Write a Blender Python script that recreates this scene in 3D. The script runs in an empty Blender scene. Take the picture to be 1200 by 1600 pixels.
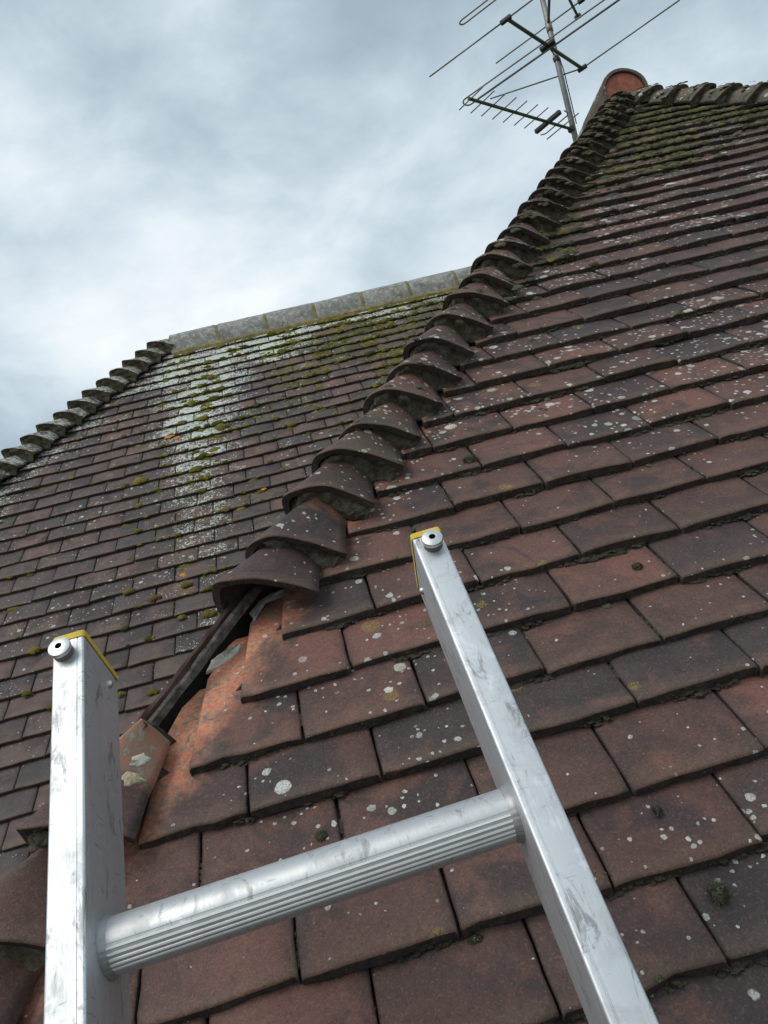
import bpy, bmesh, math, random
import numpy as np
from mathutils import Matrix, Vector, noise as mnoise

rng = random.Random(7)
nrng = np.random.default_rng(7)
scene = bpy.context.scene
COL = scene.collection
S = math.sqrt(0.5)

# ------------------------------------------------------------------ camera
# world: x along the tile courses, y into the picture, z up; near slope is z = y (45 degrees)
RM = np.array([[0.9657137727516997, -0.21221257460834986, -0.1495417409813209],
               [-0.2458081408899565, -0.5621274025384, -0.7896778717840568],
               [0.08351806385358926, 0.7993613741551874, -0.5950177531104202]])
PM = np.array([[1, 0, 0], [0, S, -S], [0, S, S]])
CAM = np.array([0.089938, -0.761086, 0.388329])
cw = PM @ RM.T
cam_data = bpy.data.cameras.new("camera")
cam = bpy.data.objects.new("camera", cam_data)
COL.objects.link(cam)
cam_data.sensor_fit = 'VERTICAL'
cam_data.sensor_height = 24.0
cam_data.lens = 18.0
cam_data.clip_start = 0.02
cam_data.clip_end = 3000
mw = Matrix.Identity(4)
for i in range(3):
    mw[i][0] = cw[i, 0]; mw[i][1] = -cw[i, 1]; mw[i][2] = -cw[i, 2]; mw[i][3] = CAM[i]
cam.matrix_world = mw
scene.camera = cam


def project(p):
    c = cw.T @ (np.asarray(p) - CAM)
    return 600 + 1200 * c[0] / c[2], 800 + 1200 * c[1] / c[2], c[2]


# ------------------------------------------------------------------ node helper
class NT:
    def __init__(self, tree):
        self.t = tree; self.n = tree.nodes; self.l = tree.links

    def add(self, kind, **kw):
        nd = self.n.new(kind)
        for k, v in kw.items():
            if k.startswith('_'):
                setattr(nd, k[1:], v)
        for k, v in kw.items():
            if k.startswith('_'):
                continue
            key = int(k[1:]) if (k[0] == 'i' and k[1:].isdigit()) else k.replace('__', ' ')
            self.put(nd.inputs[key], v)
        return nd

    def put(self, sock, v):
        if isinstance(v, bpy.types.NodeSocket):
            self.l.new(v, sock)
        else:
            try:
                sock.default_value = v
            except Exception:
                sock.default_value = (*v, 1.0)

    def m(self, op, a, b=None, c=None, clamp=False):
        nd = self.n.new('ShaderNodeMath'); nd.operation = op; nd.use_clamp = clamp
        for i, v in enumerate((a, b, c)):
            if v is not None:
                self.put(nd.inputs[i], v)
        return nd.outputs[0]

    def vm(self, op, a, b=None, scale=None):
        nd = self.n.new('ShaderNodeVectorMath'); nd.operation = op
        self.put(nd.inputs[0], a)
        if b is not None:
            self.put(nd.inputs[1], b)
        if scale is not None:
            self.put(nd.inputs['Scale'], scale)
        return nd.outputs[0]

    def noise(self, vec, scale, detail=2.0, rough=0.5, dist=0.0, out='Fac'):
        nd = self.n.new('ShaderNodeTexNoise')
        self.put(nd.inputs['Vector'], vec)
        nd.inputs['Scale'].default_value = scale; nd.inputs['Detail'].default_value = detail
        nd.inputs['Roughness'].default_value = rough; nd.inputs['Distortion'].default_value = dist
        return nd.outputs[out]

    def ramp(self, fac, stops, interp='LINEAR'):
        nd = self.n.new('ShaderNodeValToRGB'); self.put(nd.inputs[0], fac)
        cr = nd.color_ramp; cr.interpolation = interp
        while len(cr.elements) < len(stops):
            cr.elements.new(0.5)
        for e, (p, c) in zip(cr.elements, stops):
            e.position = p
            e.color = (c, c, c, 1) if isinstance(c, (int, float)) else (*c, 1)
        return nd.outputs[0]

    def mix(self, fac, a, b, blend='MIX'):
        nd = self.n.new('ShaderNodeMix'); nd.data_type = 'RGBA'; nd.blend_type = blend
        self.put(nd.inputs[0], fac)
        self.put(nd.inputs[6], a); self.put(nd.inputs[7], b)
        return nd.outputs[2]

    def smooth(self, v, lo, hi):
        nd = self.n.new('ShaderNodeMapRange'); nd.interpolation_type = 'SMOOTHSTEP'
        self.put(nd.inputs['Value'], v)
        self.put(nd.inputs['From Min'], lo); self.put(nd.inputs['From Max'], hi)
        return nd.outputs[0]


def new_mat(name):
    m = bpy.data.materials.new(name); m.use_nodes = True
    m.node_tree.nodes.clear()
    nt = NT(m.node_tree)
    out = nt.add('ShaderNodeOutputMaterial')
    b = nt.add('ShaderNodeBsdfPrincipled')
    nt.l.new(b.outputs[0], out.inputs[0])
    return m, nt, b


# ------------------------------------------------------------------ world: overcast sky
SUN_EL, SUN_AZ = math.radians(52), math.radians(-130)     # light from high left, behind the viewer
world = bpy.data.worlds.new("World"); scene.world = world; world.use_nodes = True
world.node_tree.nodes.clear()
wn = NT(world.node_tree)
wout = wn.add('ShaderNodeOutputWorld')
tc = wn.add('ShaderNodeTexCoord')
sep = wn.add('ShaderNodeSeparateXYZ', Vector=tc.outputs['Generated'])
cv = wn.add('ShaderNodeCombineXYZ', X=sep.outputs[0], Y=sep.outputs[1], Z=wn.m('MULTIPLY', wn.m('ABSOLUTE', sep.outputs[2]), 1.7)).outputs[0]
cv = wn.vm('ADD', cv, (17.89, 21.95, 11.9))
big = wn.noise(cv, 1.55, 6.0, 0.46, 0.2)
fine = wn.noise(wn.vm('ADD', cv, (7.1, 3.3, 2.0)), 4.2, 8.0, 0.56, 0.25)
cl = wn.m('ADD', wn.m('MULTIPLY', big, 0.66), wn.m('MULTIPLY', fine, 0.34))
cloud = wn.ramp(cl, [(0.42, (0.36, 0.445, 0.515)), (0.485, (0.44, 0.54, 0.61)), (0.53, (0.55, 0.655, 0.725)),
                     (0.58, (0.70, 0.79, 0.85)), (0.65, (0.90, 0.94, 0.965))])
sky = wn.add('ShaderNodeTexSky', _sky_type='NISHITA', _sun_disc=False, _sun_elevation=SUN_EL,
             _sun_rotation=SUN_AZ, _altitude=50.0)
skyb = wn.vm('SCALE', sky.outputs[0], scale=0.10)
skc = wn.mix(0.93, skyb, cloud)
bg = wn.add('ShaderNodeBackground', Color=skc, Strength=1.0)
wn.l.new(bg.outputs[0], wout.inputs[0])

sun_d = bpy.data.lights.new("sun", 'SUN'); sun_d.energy = 1.5; sun_d.angle = math.radians(35)
sun_d.color = (1.0, 0.965, 0.91)
sun = bpy.data.objects.new("sun", sun_d); COL.objects.link(sun)
sv = Vector((math.sin(SUN_AZ) * math.cos(SUN_EL), math.cos(SUN_AZ) * math.cos(SUN_EL), math.sin(SUN_EL)))
sun.rotation_euler = sv.to_track_quat('Z', 'Y').to_euler()
sun.location = (-3, -4, 8)

scene.view_settings.view_transform = 'Standard'
scene.view_settings.look = 'None'
scene.view_settings.exposure = 0.15
scene.view_settings.gamma = 1.0
scene.view_settings.use_curve_mapping = False
scene.render.engine = 'CYCLES'
scene.cycles.max_bounces = 5
scene.cycles.diffuse_bounces = 3

# ------------------------------------------------------------------ materials


def tile_material(name, stops, lichen=1.0, crust=None, hip_clean=False, top_clean=False, green=0.0):
    m, nt, b = new_mat(name)
    geo = nt.add('ShaderNodeNewGeometry'); oi = nt.add('ShaderNodeObjectInfo')
    uv = nt.add('ShaderNodeTexCoord').outputs['UV']
    us = nt.add('ShaderNodeSeparateXYZ', Vector=uv)
    rnd = nt.m('FRACT', nt.m('ADD', oi.outputs['Random'], geo.outputs['Random Per Island']))
    wnz = nt.add('ShaderNodeTexWhiteNoise', _noise_dimensions='1D', W=nt.m('MULTIPLY', rnd, 91.7))
    r2 = wnz.outputs[0]; rc = wnz.outputs[1]
    pos = geo.outputs['Position']
    p = nt.vm('ADD', pos, nt.vm('SCALE', rc, scale=9.0))
    base = nt.ramp(rnd, stops)
    # firing blotches, soot and rusty patches
    bl = nt.smooth(nt.noise(p, 11.0, 3.0, 0.6, 0.6), 0.44, 0.60)
    base = nt.mix(nt.m('MULTIPLY', bl, nt.m('MULTIPLY_ADD', r2, 0.55, 0.35)), base, (0.042, 0.034, 0.034))
    ru = nt.smooth(nt.noise(nt.vm('ADD', p, (3.3, 1.7, 0.4)), 13.0, 3.0, 0.62, 0.3), 0.53, 0.72)
    base = nt.mix(nt.m('MULTIPLY', ru, 0.5), base, (0.185, 0.088, 0.066))
    # weathered tan margin near the lower edge
    wob = nt.noise(p, 45.0, 3.0, 0.6)
    mar = nt.smooth(nt.m('ADD', us.outputs[1], nt.m('MULTIPLY', wob, 0.10)), 0.17, 0.05)
    base = nt.mix(nt.m('MULTIPLY', mar, 0.38), base, (0.165, 0.108, 0.075))
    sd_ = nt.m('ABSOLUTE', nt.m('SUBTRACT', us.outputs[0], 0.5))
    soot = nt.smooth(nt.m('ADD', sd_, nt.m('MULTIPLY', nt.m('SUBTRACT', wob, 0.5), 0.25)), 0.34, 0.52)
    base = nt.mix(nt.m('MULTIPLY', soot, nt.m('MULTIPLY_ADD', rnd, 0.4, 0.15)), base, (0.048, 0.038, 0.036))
    # sand grain
    g1 = nt.noise(p, 520.0, 1.0, 0.7); g2 = nt.noise(p, 170.0, 2.0, 0.65)
    base = nt.mix(1.0, base, nt.ramp(g1, [(0.3, 0.84), (0.5, 1.0), (0.7, 1.18)]), 'MULTIPLY')
    base = nt.mix(1.0, base, nt.ramp(g2, [(0.3, 0.84), (0.5, 1.0), (0.7, 1.17)]), 'MULTIPLY')
    spk = nt.smooth(nt.noise(nt.vm('ADD', p, (9, 2, 5)), 330.0, 0.0, 0.6), 0.62, 0.72)
    base = nt.mix(nt.m('MULTIPLY', spk, 0.16), base, (0.30, 0.19, 0.11))
    dk = nt.smooth(nt.noise(nt.vm('ADD', p, (1, 8, 5)), 240.0, 1.0, 0.6), 0.62, 0.74)
    base = nt.mix(nt.m('MULTIPLY', dk, 0.45), base, (0.03, 0.026, 0.024))
    if green > 0:
        gr = nt.smooth(nt.noise(pos, 4.0, 6.0, 0.65), 0.47, 0.68)
        base = nt.mix(nt.m('MULTIPLY', gr, green), base, (0.12, 0.115, 0.06))
    if hip_clean:
        # the strip beside the hip that was bedded under the missing hip tiles is unweathered
        ps = nt.add('ShaderNodeSeparateXYZ', Vector=pos)
        d = nt.m('ADD', nt.m('SUBTRACT', ps.outputs[0], ps.outputs[1]), 0.505)
        d = nt.m('ADD', d, nt.m('MULTIPLY', nt.m('SUBTRACT', nt.noise(pos, 14.0, 4.0, 0.65), 0.5), 0.16))
        cl_ = nt.smooth(d, 0.105, 0.015)
        oc = nt.ramp(nt.noise(pos, 30.0, 5.0, 0.72, 1.2), [(0.32, (0.20, 0.14, 0.10)), (0.43, (0.42, 0.235, 0.15)), (0.53, (0.56, 0.23, 0.135)), (0.66, (0.60, 0.17, 0.10))])
        oc = nt.mix(1.0, oc, nt.ramp(g2, [(0.3, 0.7), (0.6, 1.15)]), 'MULTIPLY')
        base = nt.mix(nt.m('MULTIPLY', cl_, 0.9), base, oc)
    if top_clean:
        d = nt.m('ADD', us.outputs[1], nt.m('MULTIPLY', nt.m('SUBTRACT', wob, 0.5), 0.25))
        cl_ = nt.smooth(d, 0.40, 0.60)
        oc = nt.ramp(nt.noise(pos, 34.0, 5.0, 0.72, 1.0), [(0.34, (0.30, 0.27, 0.22)), (0.43, (0.25, 0.165, 0.115)), (0.53, (0.34, 0.155, 0.10)), (0.66, (0.40, 0.15, 0.10))])
        base = nt.mix(cl_, base, oc)
    # lichen discs at two sizes
    lich = None
    dv = nt.vm('SCALE', nt.vm('SUBTRACT', nt.noise(p, 160.0, 1.0, 0.6, out='Color'), (0.5, 0.5, 0.5)), scale=0.0045)
    pl = nt.vm('ADD', p, dv)
    pz = nt.add('ShaderNodeSeparateXYZ', Vector=pos).outputs[2]
    dens = nt.m('ADD', nt.smooth(nt.noise(pos, 3.2, 2.0), 0.34, 0.62), nt.m('MULTIPLY', nt.smooth(pz, 0.25, 0.8), 0.55))
    for sc, pres, rad in ((24.0, 0.75, 0.36), (44.0, 0.71, 0.38), (105.0, 0.69, 0.40)):
        vo = nt.add('ShaderNodeTexVoronoi', Vector=pl, Scale=sc, Randomness=1.0)
        cs = nt.add('ShaderNodeSeparateColor', Color=vo.outputs['Color'])
        r = nt.m('SUBTRACT', nt.m('ADD', cs.outputs[0], nt.m('MULTIPLY', dens, 0.18 * lichen)), pres + 0.18)
        r = nt.m('MULTIPLY', r, rad / 0.36)
        k = nt.smooth(nt.m('SUBTRACT', r, vo.outputs['Distance']), 0.0, 0.05)
        k = nt.m('MULTIPLY', k, nt.m('MULTIPLY_ADD', cs.outputs[1], 0.45, 0.55))
        lich = k if lich is None else nt.m('MAXIMUM', lich, k)
    lt = nt.noise(p, 420.0, 1.0, 0.75)
    lich = nt.m('MULTIPLY', lich, nt.ramp(lt, [(0.30, 0.35), (0.52, 1.0)]), clamp=True)
    lcol = nt.mix(nt.smooth(nt.noise(p, 31.0, 1.0), 0.45, 0.6), (0.60, 0.59, 0.54), (0.42, 0.43, 0.37))
    base = nt.mix(lich, base, lcol)
    # yellow lichen, rare
    vy = nt.add('ShaderNodeTexVoronoi', Vector=pl, Scale=24.0)
    cy_ = nt.add('ShaderNodeSeparateColor', Color=vy.outputs['Color'])
    ky = nt.smooth(nt.m('SUBTRACT', nt.m('MULTIPLY', nt.m('SUBTRACT', cy_.outputs[2], 0.93), 6.0), vy.outputs['Distance']), 0.0, 0.12)
    ky = nt.m('MULTIPLY', ky, nt.smooth(lt, 0.4, 0.6))
    base = nt.mix(nt.m('MULTIPLY', ky, 0.6), base, (0.30, 0.24, 0.045))
    hgt = nt.m('ADD', nt.m('MULTIPLY', g1, 0.5), nt.m('MULTIPLY', g2, 0.8))
    if crust is not None:
        cr = crust(nt, pos)
        sp2 = nt.noise(pos, 20.0, 4.0, 0.65)
        amt = nt.m('ADD', cr, nt.m('MULTIPLY', nt.m('SUBTRACT', sp2, 0.5), 1.7))
        amt = nt.m('ADD', amt, nt.m('MULTIPLY', nt.m('SUBTRACT', r2, 0.5), 0.34))
        amt = nt.m('ADD', amt, nt.m('MULTIPLY', nt.smooth(us.outputs[1], 0.30, 0.05), 0.10))
        k = None
        for sc_, off_ in ((85.0, 0.40), (150.0, 0.35)):
            vo = nt.add('ShaderNodeTexVoronoi', Vector=pl, Scale=sc_)
            cs = nt.add('ShaderNodeSeparateColor', Color=vo.outputs['Color'])
            rad = nt.m('ADD', nt.m('MULTIPLY', nt.m('SUBTRACT', amt, off_), 0.95), nt.m('MULTIPLY', nt.m('SUBTRACT', cs.outputs[0], 0.55), 0.75))
            kk_ = nt.smooth(nt.m('SUBTRACT', rad, vo.outputs['Distance']), -0.02, 0.12)
            k = kk_ if k is None else nt.m('MAXIMUM', k, kk_)
        k = nt.m('MULTIPLY', k, nt.smooth(amt, 0.05, 0.35))
        cc = nt.mix(nt.smooth(sp2, 0.4, 0.62), (0.64, 0.66, 0.61), (0.47, 0.51, 0.43))
        base = nt.mix(nt.m('MULTIPLY', k, 0.92), base, cc)
    nt.put(b.inputs['Base Color'], base)
    nt.put(b.inputs['Roughness'], nt.m('MULTIPLY_ADD', g2, 0.22, 0.58))
    b.inputs['Specular IOR Level'].default_value = 0.36
    bp = nt.add('ShaderNodeBump', Strength=0.55, Distance=0.0011, Height=hgt)
    bp2 = nt.add('ShaderNodeBump', Strength=0.5, Distance=0.004, Height=nt.noise(p, 24.0, 2.0, 0.55))
    nt.l.new(bp.outputs[0], bp2.inputs['Normal'])
    nt.l.new(bp2.outputs[0], b.inputs['Normal'])
    return m


STOPS_R = [(0.0, (0.054, 0.042, 0.041)), (0.15, (0.070, 0.047, 0.043)), (0.40, (0.094, 0.051, 0.043)),
           (0.70, (0.113, 0.060, 0.049)), (0.90, (0.136, 0.068, 0.054)), (1.0, (0.172, 0.079, 0.062))]
STOPS_L = [(0.0, (0.066, 0.056, 0.058)), (0.3, (0.086, 0.066, 0.065)), (0.6, (0.110, 0.078, 0.073)),
           (0.85, (0.130, 0.082, 0.073)), (1.0, (0.160, 0.092, 0.079))]


def crust_main(nt, pos):
    s = nt.add('ShaderNodeSeparateXYZ', Vector=pos)
    u = nt.m('ADD', s.outputs[0], 1.014)
    v = nt.m('DIVIDE', nt.m('SUBTRACT', s.outputs[2], 0.9157), S)
    def rng_(val, a, b_, c, d_):
        nd = nt.n.new('ShaderNodeMapRange'); nt.put(nd.inputs[0], val)
        for i, q in enumerate((a, b_, c, d_)):
            nt.put(nd.inputs[1 + i], q)
        return nd.outputs[0]
    w = nt.m('MULTIPLY', nt.m('SUBTRACT', nt.noise(pos, 3.4, 4.0, 0.6), 0.5), 0.9)
    # vertical run below the ridge end
    c1 = rng_(v, 0.0, 2.1, 0.60, 0.66)
    w1 = rng_(v, 0.2, 2.1, 0.12, 0.27)
    k1 = nt.smooth(nt.m('ABSOLUTE', nt.m('ADD', nt.m('SUBTRACT', u, c1), nt.m('MULTIPLY', w, 0.35))), nt.m('MULTIPLY', w1, 2.2), nt.m('MULTIPLY', w1, 0.1))
    k1 = nt.m('MULTIPLY', k1, rng_(v, -0.2, 1.1, 0.30, 1.0))
    # sheet under the ridge
    lim = rng_(u, 0.3, 2.4, 1.35, 1.98)
    k2 = nt.smooth(nt.m('ADD', nt.m('SUBTRACT', v, lim), w), -0.30, 0.32)
    k2 = nt.m('MULTIPLY', k2, nt.smooth(u, 0.1, 0.5))
    # beside the far hip
    d = nt.m('SUBTRACT', u, nt.m('ADD', nt.m('MULTIPLY', nt.m('SUBTRACT', v, 2.16), S), 0.43))
    k3 = nt.m('MULTIPLY', nt.smooth(nt.m('ADD', d, nt.m('MULTIPLY', w, 0.5)), 0.42, 0.12), 0.62)
    return nt.m('MAXIMUM', nt.m('MAXIMUM', k1, k2), nt.m('MULTIPLY', k3, 1.0), clamp=True)


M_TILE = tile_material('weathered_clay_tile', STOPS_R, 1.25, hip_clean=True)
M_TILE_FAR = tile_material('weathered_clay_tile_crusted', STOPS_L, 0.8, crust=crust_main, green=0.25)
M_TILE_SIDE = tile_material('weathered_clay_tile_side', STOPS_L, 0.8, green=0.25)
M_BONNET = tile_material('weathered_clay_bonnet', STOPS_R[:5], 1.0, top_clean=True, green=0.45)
M_BONNET_FAR = tile_material('whitened_clay_bonnet', [(0, (0.15, 0.135, 0.11)), (1, (0.24, 0.225, 0.19))], 2.2, green=0.3)
M_RIDGE_END = tile_material('mossy_clay_ridge', [(0, (0.10, 0.085, 0.062)), (1, (0.13, 0.11, 0.08))], 1.2, green=0.6)


def simple_mat(name, c1, c2, scale, rough=0.9, bump=0.3, bdist=0.003, metal=0.0, stops=(0.35, 0.65), extra=None):
    m, nt, b = new_mat(name)
    geo = nt.add('ShaderNodeNewGeometry'); pos = geo.outputs['Position']
    n1 = nt.noise(pos, scale, 6.0, 0.65, 0.3)
    col = nt.ramp(n1, [(stops[0], c1), (stops[1], c2)])
    if extra:
        col = extra(nt, pos, col)
    nt.put(b.inputs['Base Color'], col)
    b.inputs['Roughness'].default_value = rough; b.inputs['Metallic'].default_value = metal
    if bump:
        h = nt.noise(pos, scale * 4, 5.0, 0.7)
        bp = nt.add('ShaderNodeBump', Strength=bump, Distance=bdist, Height=h)
        nt.l.new(bp.outputs[0], b.inputs['Normal'])
    return m


def grime_extra(nt, pos, col):
    g = nt.smooth(nt.noise(pos, 60.0, 3.0, 0.6), 0.56, 0.72)
    col = nt.mix(nt.m('MULTIPLY', g, 0.5), col, (0.075, 0.07, 0.03))
    w = nt.smooth(nt.noise(pos, 210.0, 2.0, 0.6), 0.66, 0.74)
    return nt.mix(nt.m('MULTIPLY', w, 0.55), col, (0.35, 0.34, 0.29))


M_GRIME = simple_mat('tile_edge_grime', (0.030, 0.025, 0.021), (0.085, 0.060, 0.045), 90.0, 0.95, 0.8, 0.004, extra=grime_extra)
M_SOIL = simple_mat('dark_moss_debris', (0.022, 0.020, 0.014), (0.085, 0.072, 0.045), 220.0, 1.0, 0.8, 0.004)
M_FELT_VOID = simple_mat('felt_and_void_black', (0.006, 0.0055, 0.005), (0.013, 0.012, 0.011), 12.0, 1.0, 0.3)  # deck felt, blackened so the open hip gap looks like shaded void
M_WOOD = simple_mat('weathered_grey_timber', (0.045, 0.038, 0.032), (0.19, 0.17, 0.145), 70.0, 0.95, 0.9, 0.006)


def mortar_extra(nt, pos, col):
    k = nt.smooth(nt.noise(pos, 22.0, 5.0, 0.65), 0.5, 0.66)
    col = nt.mix(nt.m('MULTIPLY', k, 0.45), col, (0.13, 0.115, 0.05))
    s = nt.smooth(nt.noise(pos, 260.0, 2.0, 0.6), 0.58, 0.7)
    return nt.mix(nt.m('MULTIPLY', s, 0.6), col, (0.05, 0.045, 0.035))


M_MORTAR = simple_mat('mossy_lime_mortar', (0.095, 0.082, 0.058), (0.25, 0.225, 0.165), 110.0, 1.0, 1.0, 0.008, extra=mortar_extra)
M_OLIVE = simple_mat('olive_mossed_edge', (0.060, 0.055, 0.034), (0.165, 0.15, 0.10), 34.0, 1.0, 0.8, 0.006, stops=(0.38, 0.68))
M_MORTAR_CLEAN = simple_mat('grey_mortar', (0.40, 0.38, 0.33), (0.60, 0.58, 0.52), 70.0, 1.0, 0.8, 0.004)
M_MORTAR_BUFF = simple_mat('buff_mortar', (0.42, 0.32, 0.19), (0.58, 0.50, 0.36), 60.0, 1.0, 0.7, 0.004)
M_MORTAR_GOLD = simple_mat('lichen_gold_mortar', (0.13, 0.105, 0.045), (0.30, 0.25, 0.12), 30.0, 1.0, 0.7, 0.004)


def ridge_extra(nt, pos, col):
    w = nt.smooth(nt.noise(pos, 38.0, 6.0, 0.75, 0.4), 0.47, 0.62)
    col = nt.mix(nt.m('MULTIPLY', w, 0.75), col, (0.46, 0.475, 0.43))
    d = nt.smooth(nt.noise(pos, 9.0, 4.0, 0.7), 0.5, 0.66)
    return nt.mix(nt.m('MULTIPLY', d, 0.5), col, (0.13, 0.125, 0.085))


M_RIDGE = simple_mat('lichened_grey_ridge', (0.17, 0.165, 0.145), (0.31, 0.305, 0.275), 14.0, 0.9, 0.5, 0.004, extra=ridge_extra)
M_REDCLAY = simple_mat('red_ridge_end', (0.20, 0.065, 0.042), (0.36, 0.125, 0.085), 28.0, 0.9, 0.5, 0.004)


def moss_material(name, stops, tip):
    m, nt, b = new_mat(name)
    geo = nt.add('ShaderNodeNewGeometry'); oi = nt.add('ShaderNodeObjectInfo')
    pos = geo.outputs['Position']
    rnd = nt.m('FRACT', nt.m('ADD', oi.outputs['Random'], geo.outputs['Random Per Island']))
    col = nt.ramp(rnd, stops)
    n1 = nt.noise(pos, 260.0, 4.0, 0.7)
    col = nt.mix(1.0, col, nt.ramp(n1, [(0.3, 0.45), (0.5, 1.0), (0.7, 1.5)]), 'MULTIPLY')
    k = nt.smooth(nt.noise(pos, 420.0, 2.0, 0.6), 0.58, 0.70)
    col = nt.mix(nt.m('MULTIPLY', k, tip[1]), col, tip[0])
    nt.put(b.inputs['Base Color'], col)
    b.inputs['Roughness'].default_value = 1.0; b.inputs['Specular IOR Level'].default_value = 0.1
    bp = nt.add('ShaderNodeBump', Strength=1.0, Distance=0.006, Height=n1)
    nt.l.new(bp.outputs[0], b.inputs['Normal'])
    return m


M_MOSS_GREEN = moss_material('yellow_green_moss', [(0.0, (0.055, 0.058, 0.014)), (0.3, (0.115, 0.118, 0.024)), (0.6, (0.20, 0.19, 0.035)), (0.85, (0.15, 0.105, 0.035)), (1.0, (0.28, 0.25, 0.055))], ((0.26, 0.26, 0.08), 0.35))
M_MOSS_GREY = moss_material('grey_cushion_moss', [(0.0, (0.045, 0.045, 0.026)), (0.4, (0.085, 0.085, 0.05)), (0.75, (0.13, 0.125, 0.085)), (1.0, (0.17, 0.155, 0.06))], ((0.42, 0.41, 0.35), 0.6))


def alu_material(name, dirt=1.0, tint=(0.65, 0.665, 0.68)):
    m, nt, b = new_mat(name)
    tcd = nt.add('ShaderNodeTexCoord'); ob = tcd.outputs['Object']
    st = nt.vm('MULTIPLY', ob, (1.0, 0.06, 1.0))            # brushed along the length (local y)
    br = nt.noise(st, 420.0, 3.0, 0.6)
    sm = nt.noise(ob, 24.0, 6.0, 0.68, 0.6)
    sm2 = nt.noise(nt.vm('MULTIPLY', ob, (1.0, 0.3, 1.0)), 70.0, 6.0, 0.75, 0.8)
    col = nt.mix(nt.m('MULTIPLY', nt.smooth(sm, 0.46, 0.70), 0.55 * dirt), tint, (0.40, 0.40, 0.395))
    col = nt.mix(nt.m('MULTIPLY', nt.smooth(sm2, 0.55, 0.66), 0.75 * dirt), col, (0.25, 0.25, 0.245))
    # scratches: thin dark strokes across
    gate = nt.smooth(nt.noise(ob, 38.0, 2.0), 0.50, 0.60)
    s1 = nt.smooth(nt.noise(nt.vm('MULTIPLY', ob, (55.0, 620.0, 55.0)), 1.0, 1.0), 0.66, 0.72)
    s2 = nt.smooth(nt.noise(nt.vm('MULTIPLY', nt.vm('ADD', ob, (2, 3, 1)), (700.0, 26.0, 700.0)), 1.0, 1.0), 0.70, 0.76)
    sc = nt.m('MULTIPLY', nt.m('MAXIMUM', s1, s2), gate)
    col = nt.mix(nt.m('MULTIPLY', sc, 0.55 * dirt), col, (0.24, 0.24, 0.235))
    # pale rubbed marks
    pk = nt.smooth(nt.noise(nt.vm('ADD', ob, (4, 4, 4)), 15.0, 5.0, 0.7, 1.2), 0.58, 0.66)
    col = nt.mix(nt.m('MULTIPLY', pk, 0.5), col, (0.86, 0.87, 0.88))
    nt.put(b.inputs['Base Color'], col)
    b.inputs['Metallic'].default_value = 0.8
    rg = nt.m('MULTIPLY_ADD', br, 0.18, 0.40)
    rg = nt.m('ADD', rg, nt.m('MULTIPLY', nt.smooth(sm, 0.4, 0.7), 0.12))
    nt.put(b.inputs['Roughness'], rg)
    bp = nt.add('ShaderNodeBump', Strength=0.18, Distance=0.0006, Height=nt.m('ADD', br, nt.m('MULTIPLY', sm2, 0.7)))
    nt.l.new(bp.outputs[0], b.inputs['Normal'])
    return m


M_ALU = alu_material('scuffed_aluminium', 1.0)
M_ALU_R = alu_material('scuffed_aluminium_rung', 0.9, (0.60, 0.605, 0.60))


def plain(name, col, rough=0.5, metal=0.0, var=0.25, scale=60.0):
    m, nt, b = new_mat(name)
    pos = nt.add('ShaderNodeNewGeometry').outputs['Position']
    k = nt.ramp(nt.noise(pos, scale, 4.0, 0.65), [(0.3, 1 - var), (0.7, 1 + var * 0.4)])
    nt.put(b.inputs['Base Color'], nt.mix(1.0, (*col, 1.0), k, 'MULTIPLY'))
    b.inputs['Roughness'].default_value = rough; b.inputs['Metallic'].default_value = metal
    return m


M_YELLOW = plain('yellow_plastic', (0.72, 0.50, 0.035), 0.55)
M_STEEL = plain('dull_steel', (0.60, 0.585, 0.56), 0.35, 0.9)
M_RIVET = plain('turned_aluminium', (0.72, 0.72, 0.70), 0.38, 0.85, 0.15)
M_BLACK = plain('black_hole', (0.008, 0.008, 0.008), 0.9)
M_BRONZE = plain('grimy_washer', (0.20, 0.17, 0.14), 0.6, 0.4)
M_COLLAR = plain('grimy_aluminium', (0.42, 0.42, 0.41), 0.5, 0.7)
M_RIB = plain('sky_glint_rib', (0.86, 0.86, 0.84), 0.5, 0.0, 0.05)  # white and non-metal: the sky caught by the ribs is painted in
M_VALLEY = plain('dull_rung_groove', (0.50, 0.50, 0.495), 0.42, 0.6, 0.2)
M_MAST = plain('galvanised_mast', (0.30, 0.30, 0.27), 0.55, 0.55, 0.4, 14.0)
M_AERIAL = plain('dull_aerial_rod', (0.22, 0.225, 0.21), 0.5, 0.6, 0.3, 20.0)
M_BOOM = plain('algae_green_boom', (0.085, 0.105, 0.05), 0.7, 0.2, 0.5, 24.0)
M_PLASTIC = plain('black_aerial_plastic', (0.022, 0.022, 0.022), 0.6, 0.0, 0.4)
M_BRICK = simple_mat('brown_brick_wall', (0.16, 0.085, 0.06), (0.27, 0.15, 0.105), 6.0, 0.9, 0.4)
M_GROUND = simple_mat('gravelled_yard', (0.11, 0.10, 0.085), (0.19, 0.175, 0.15), 0.6, 1.0, 0.5, 0.02)

# ------------------------------------------------------------------ object helpers


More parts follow.
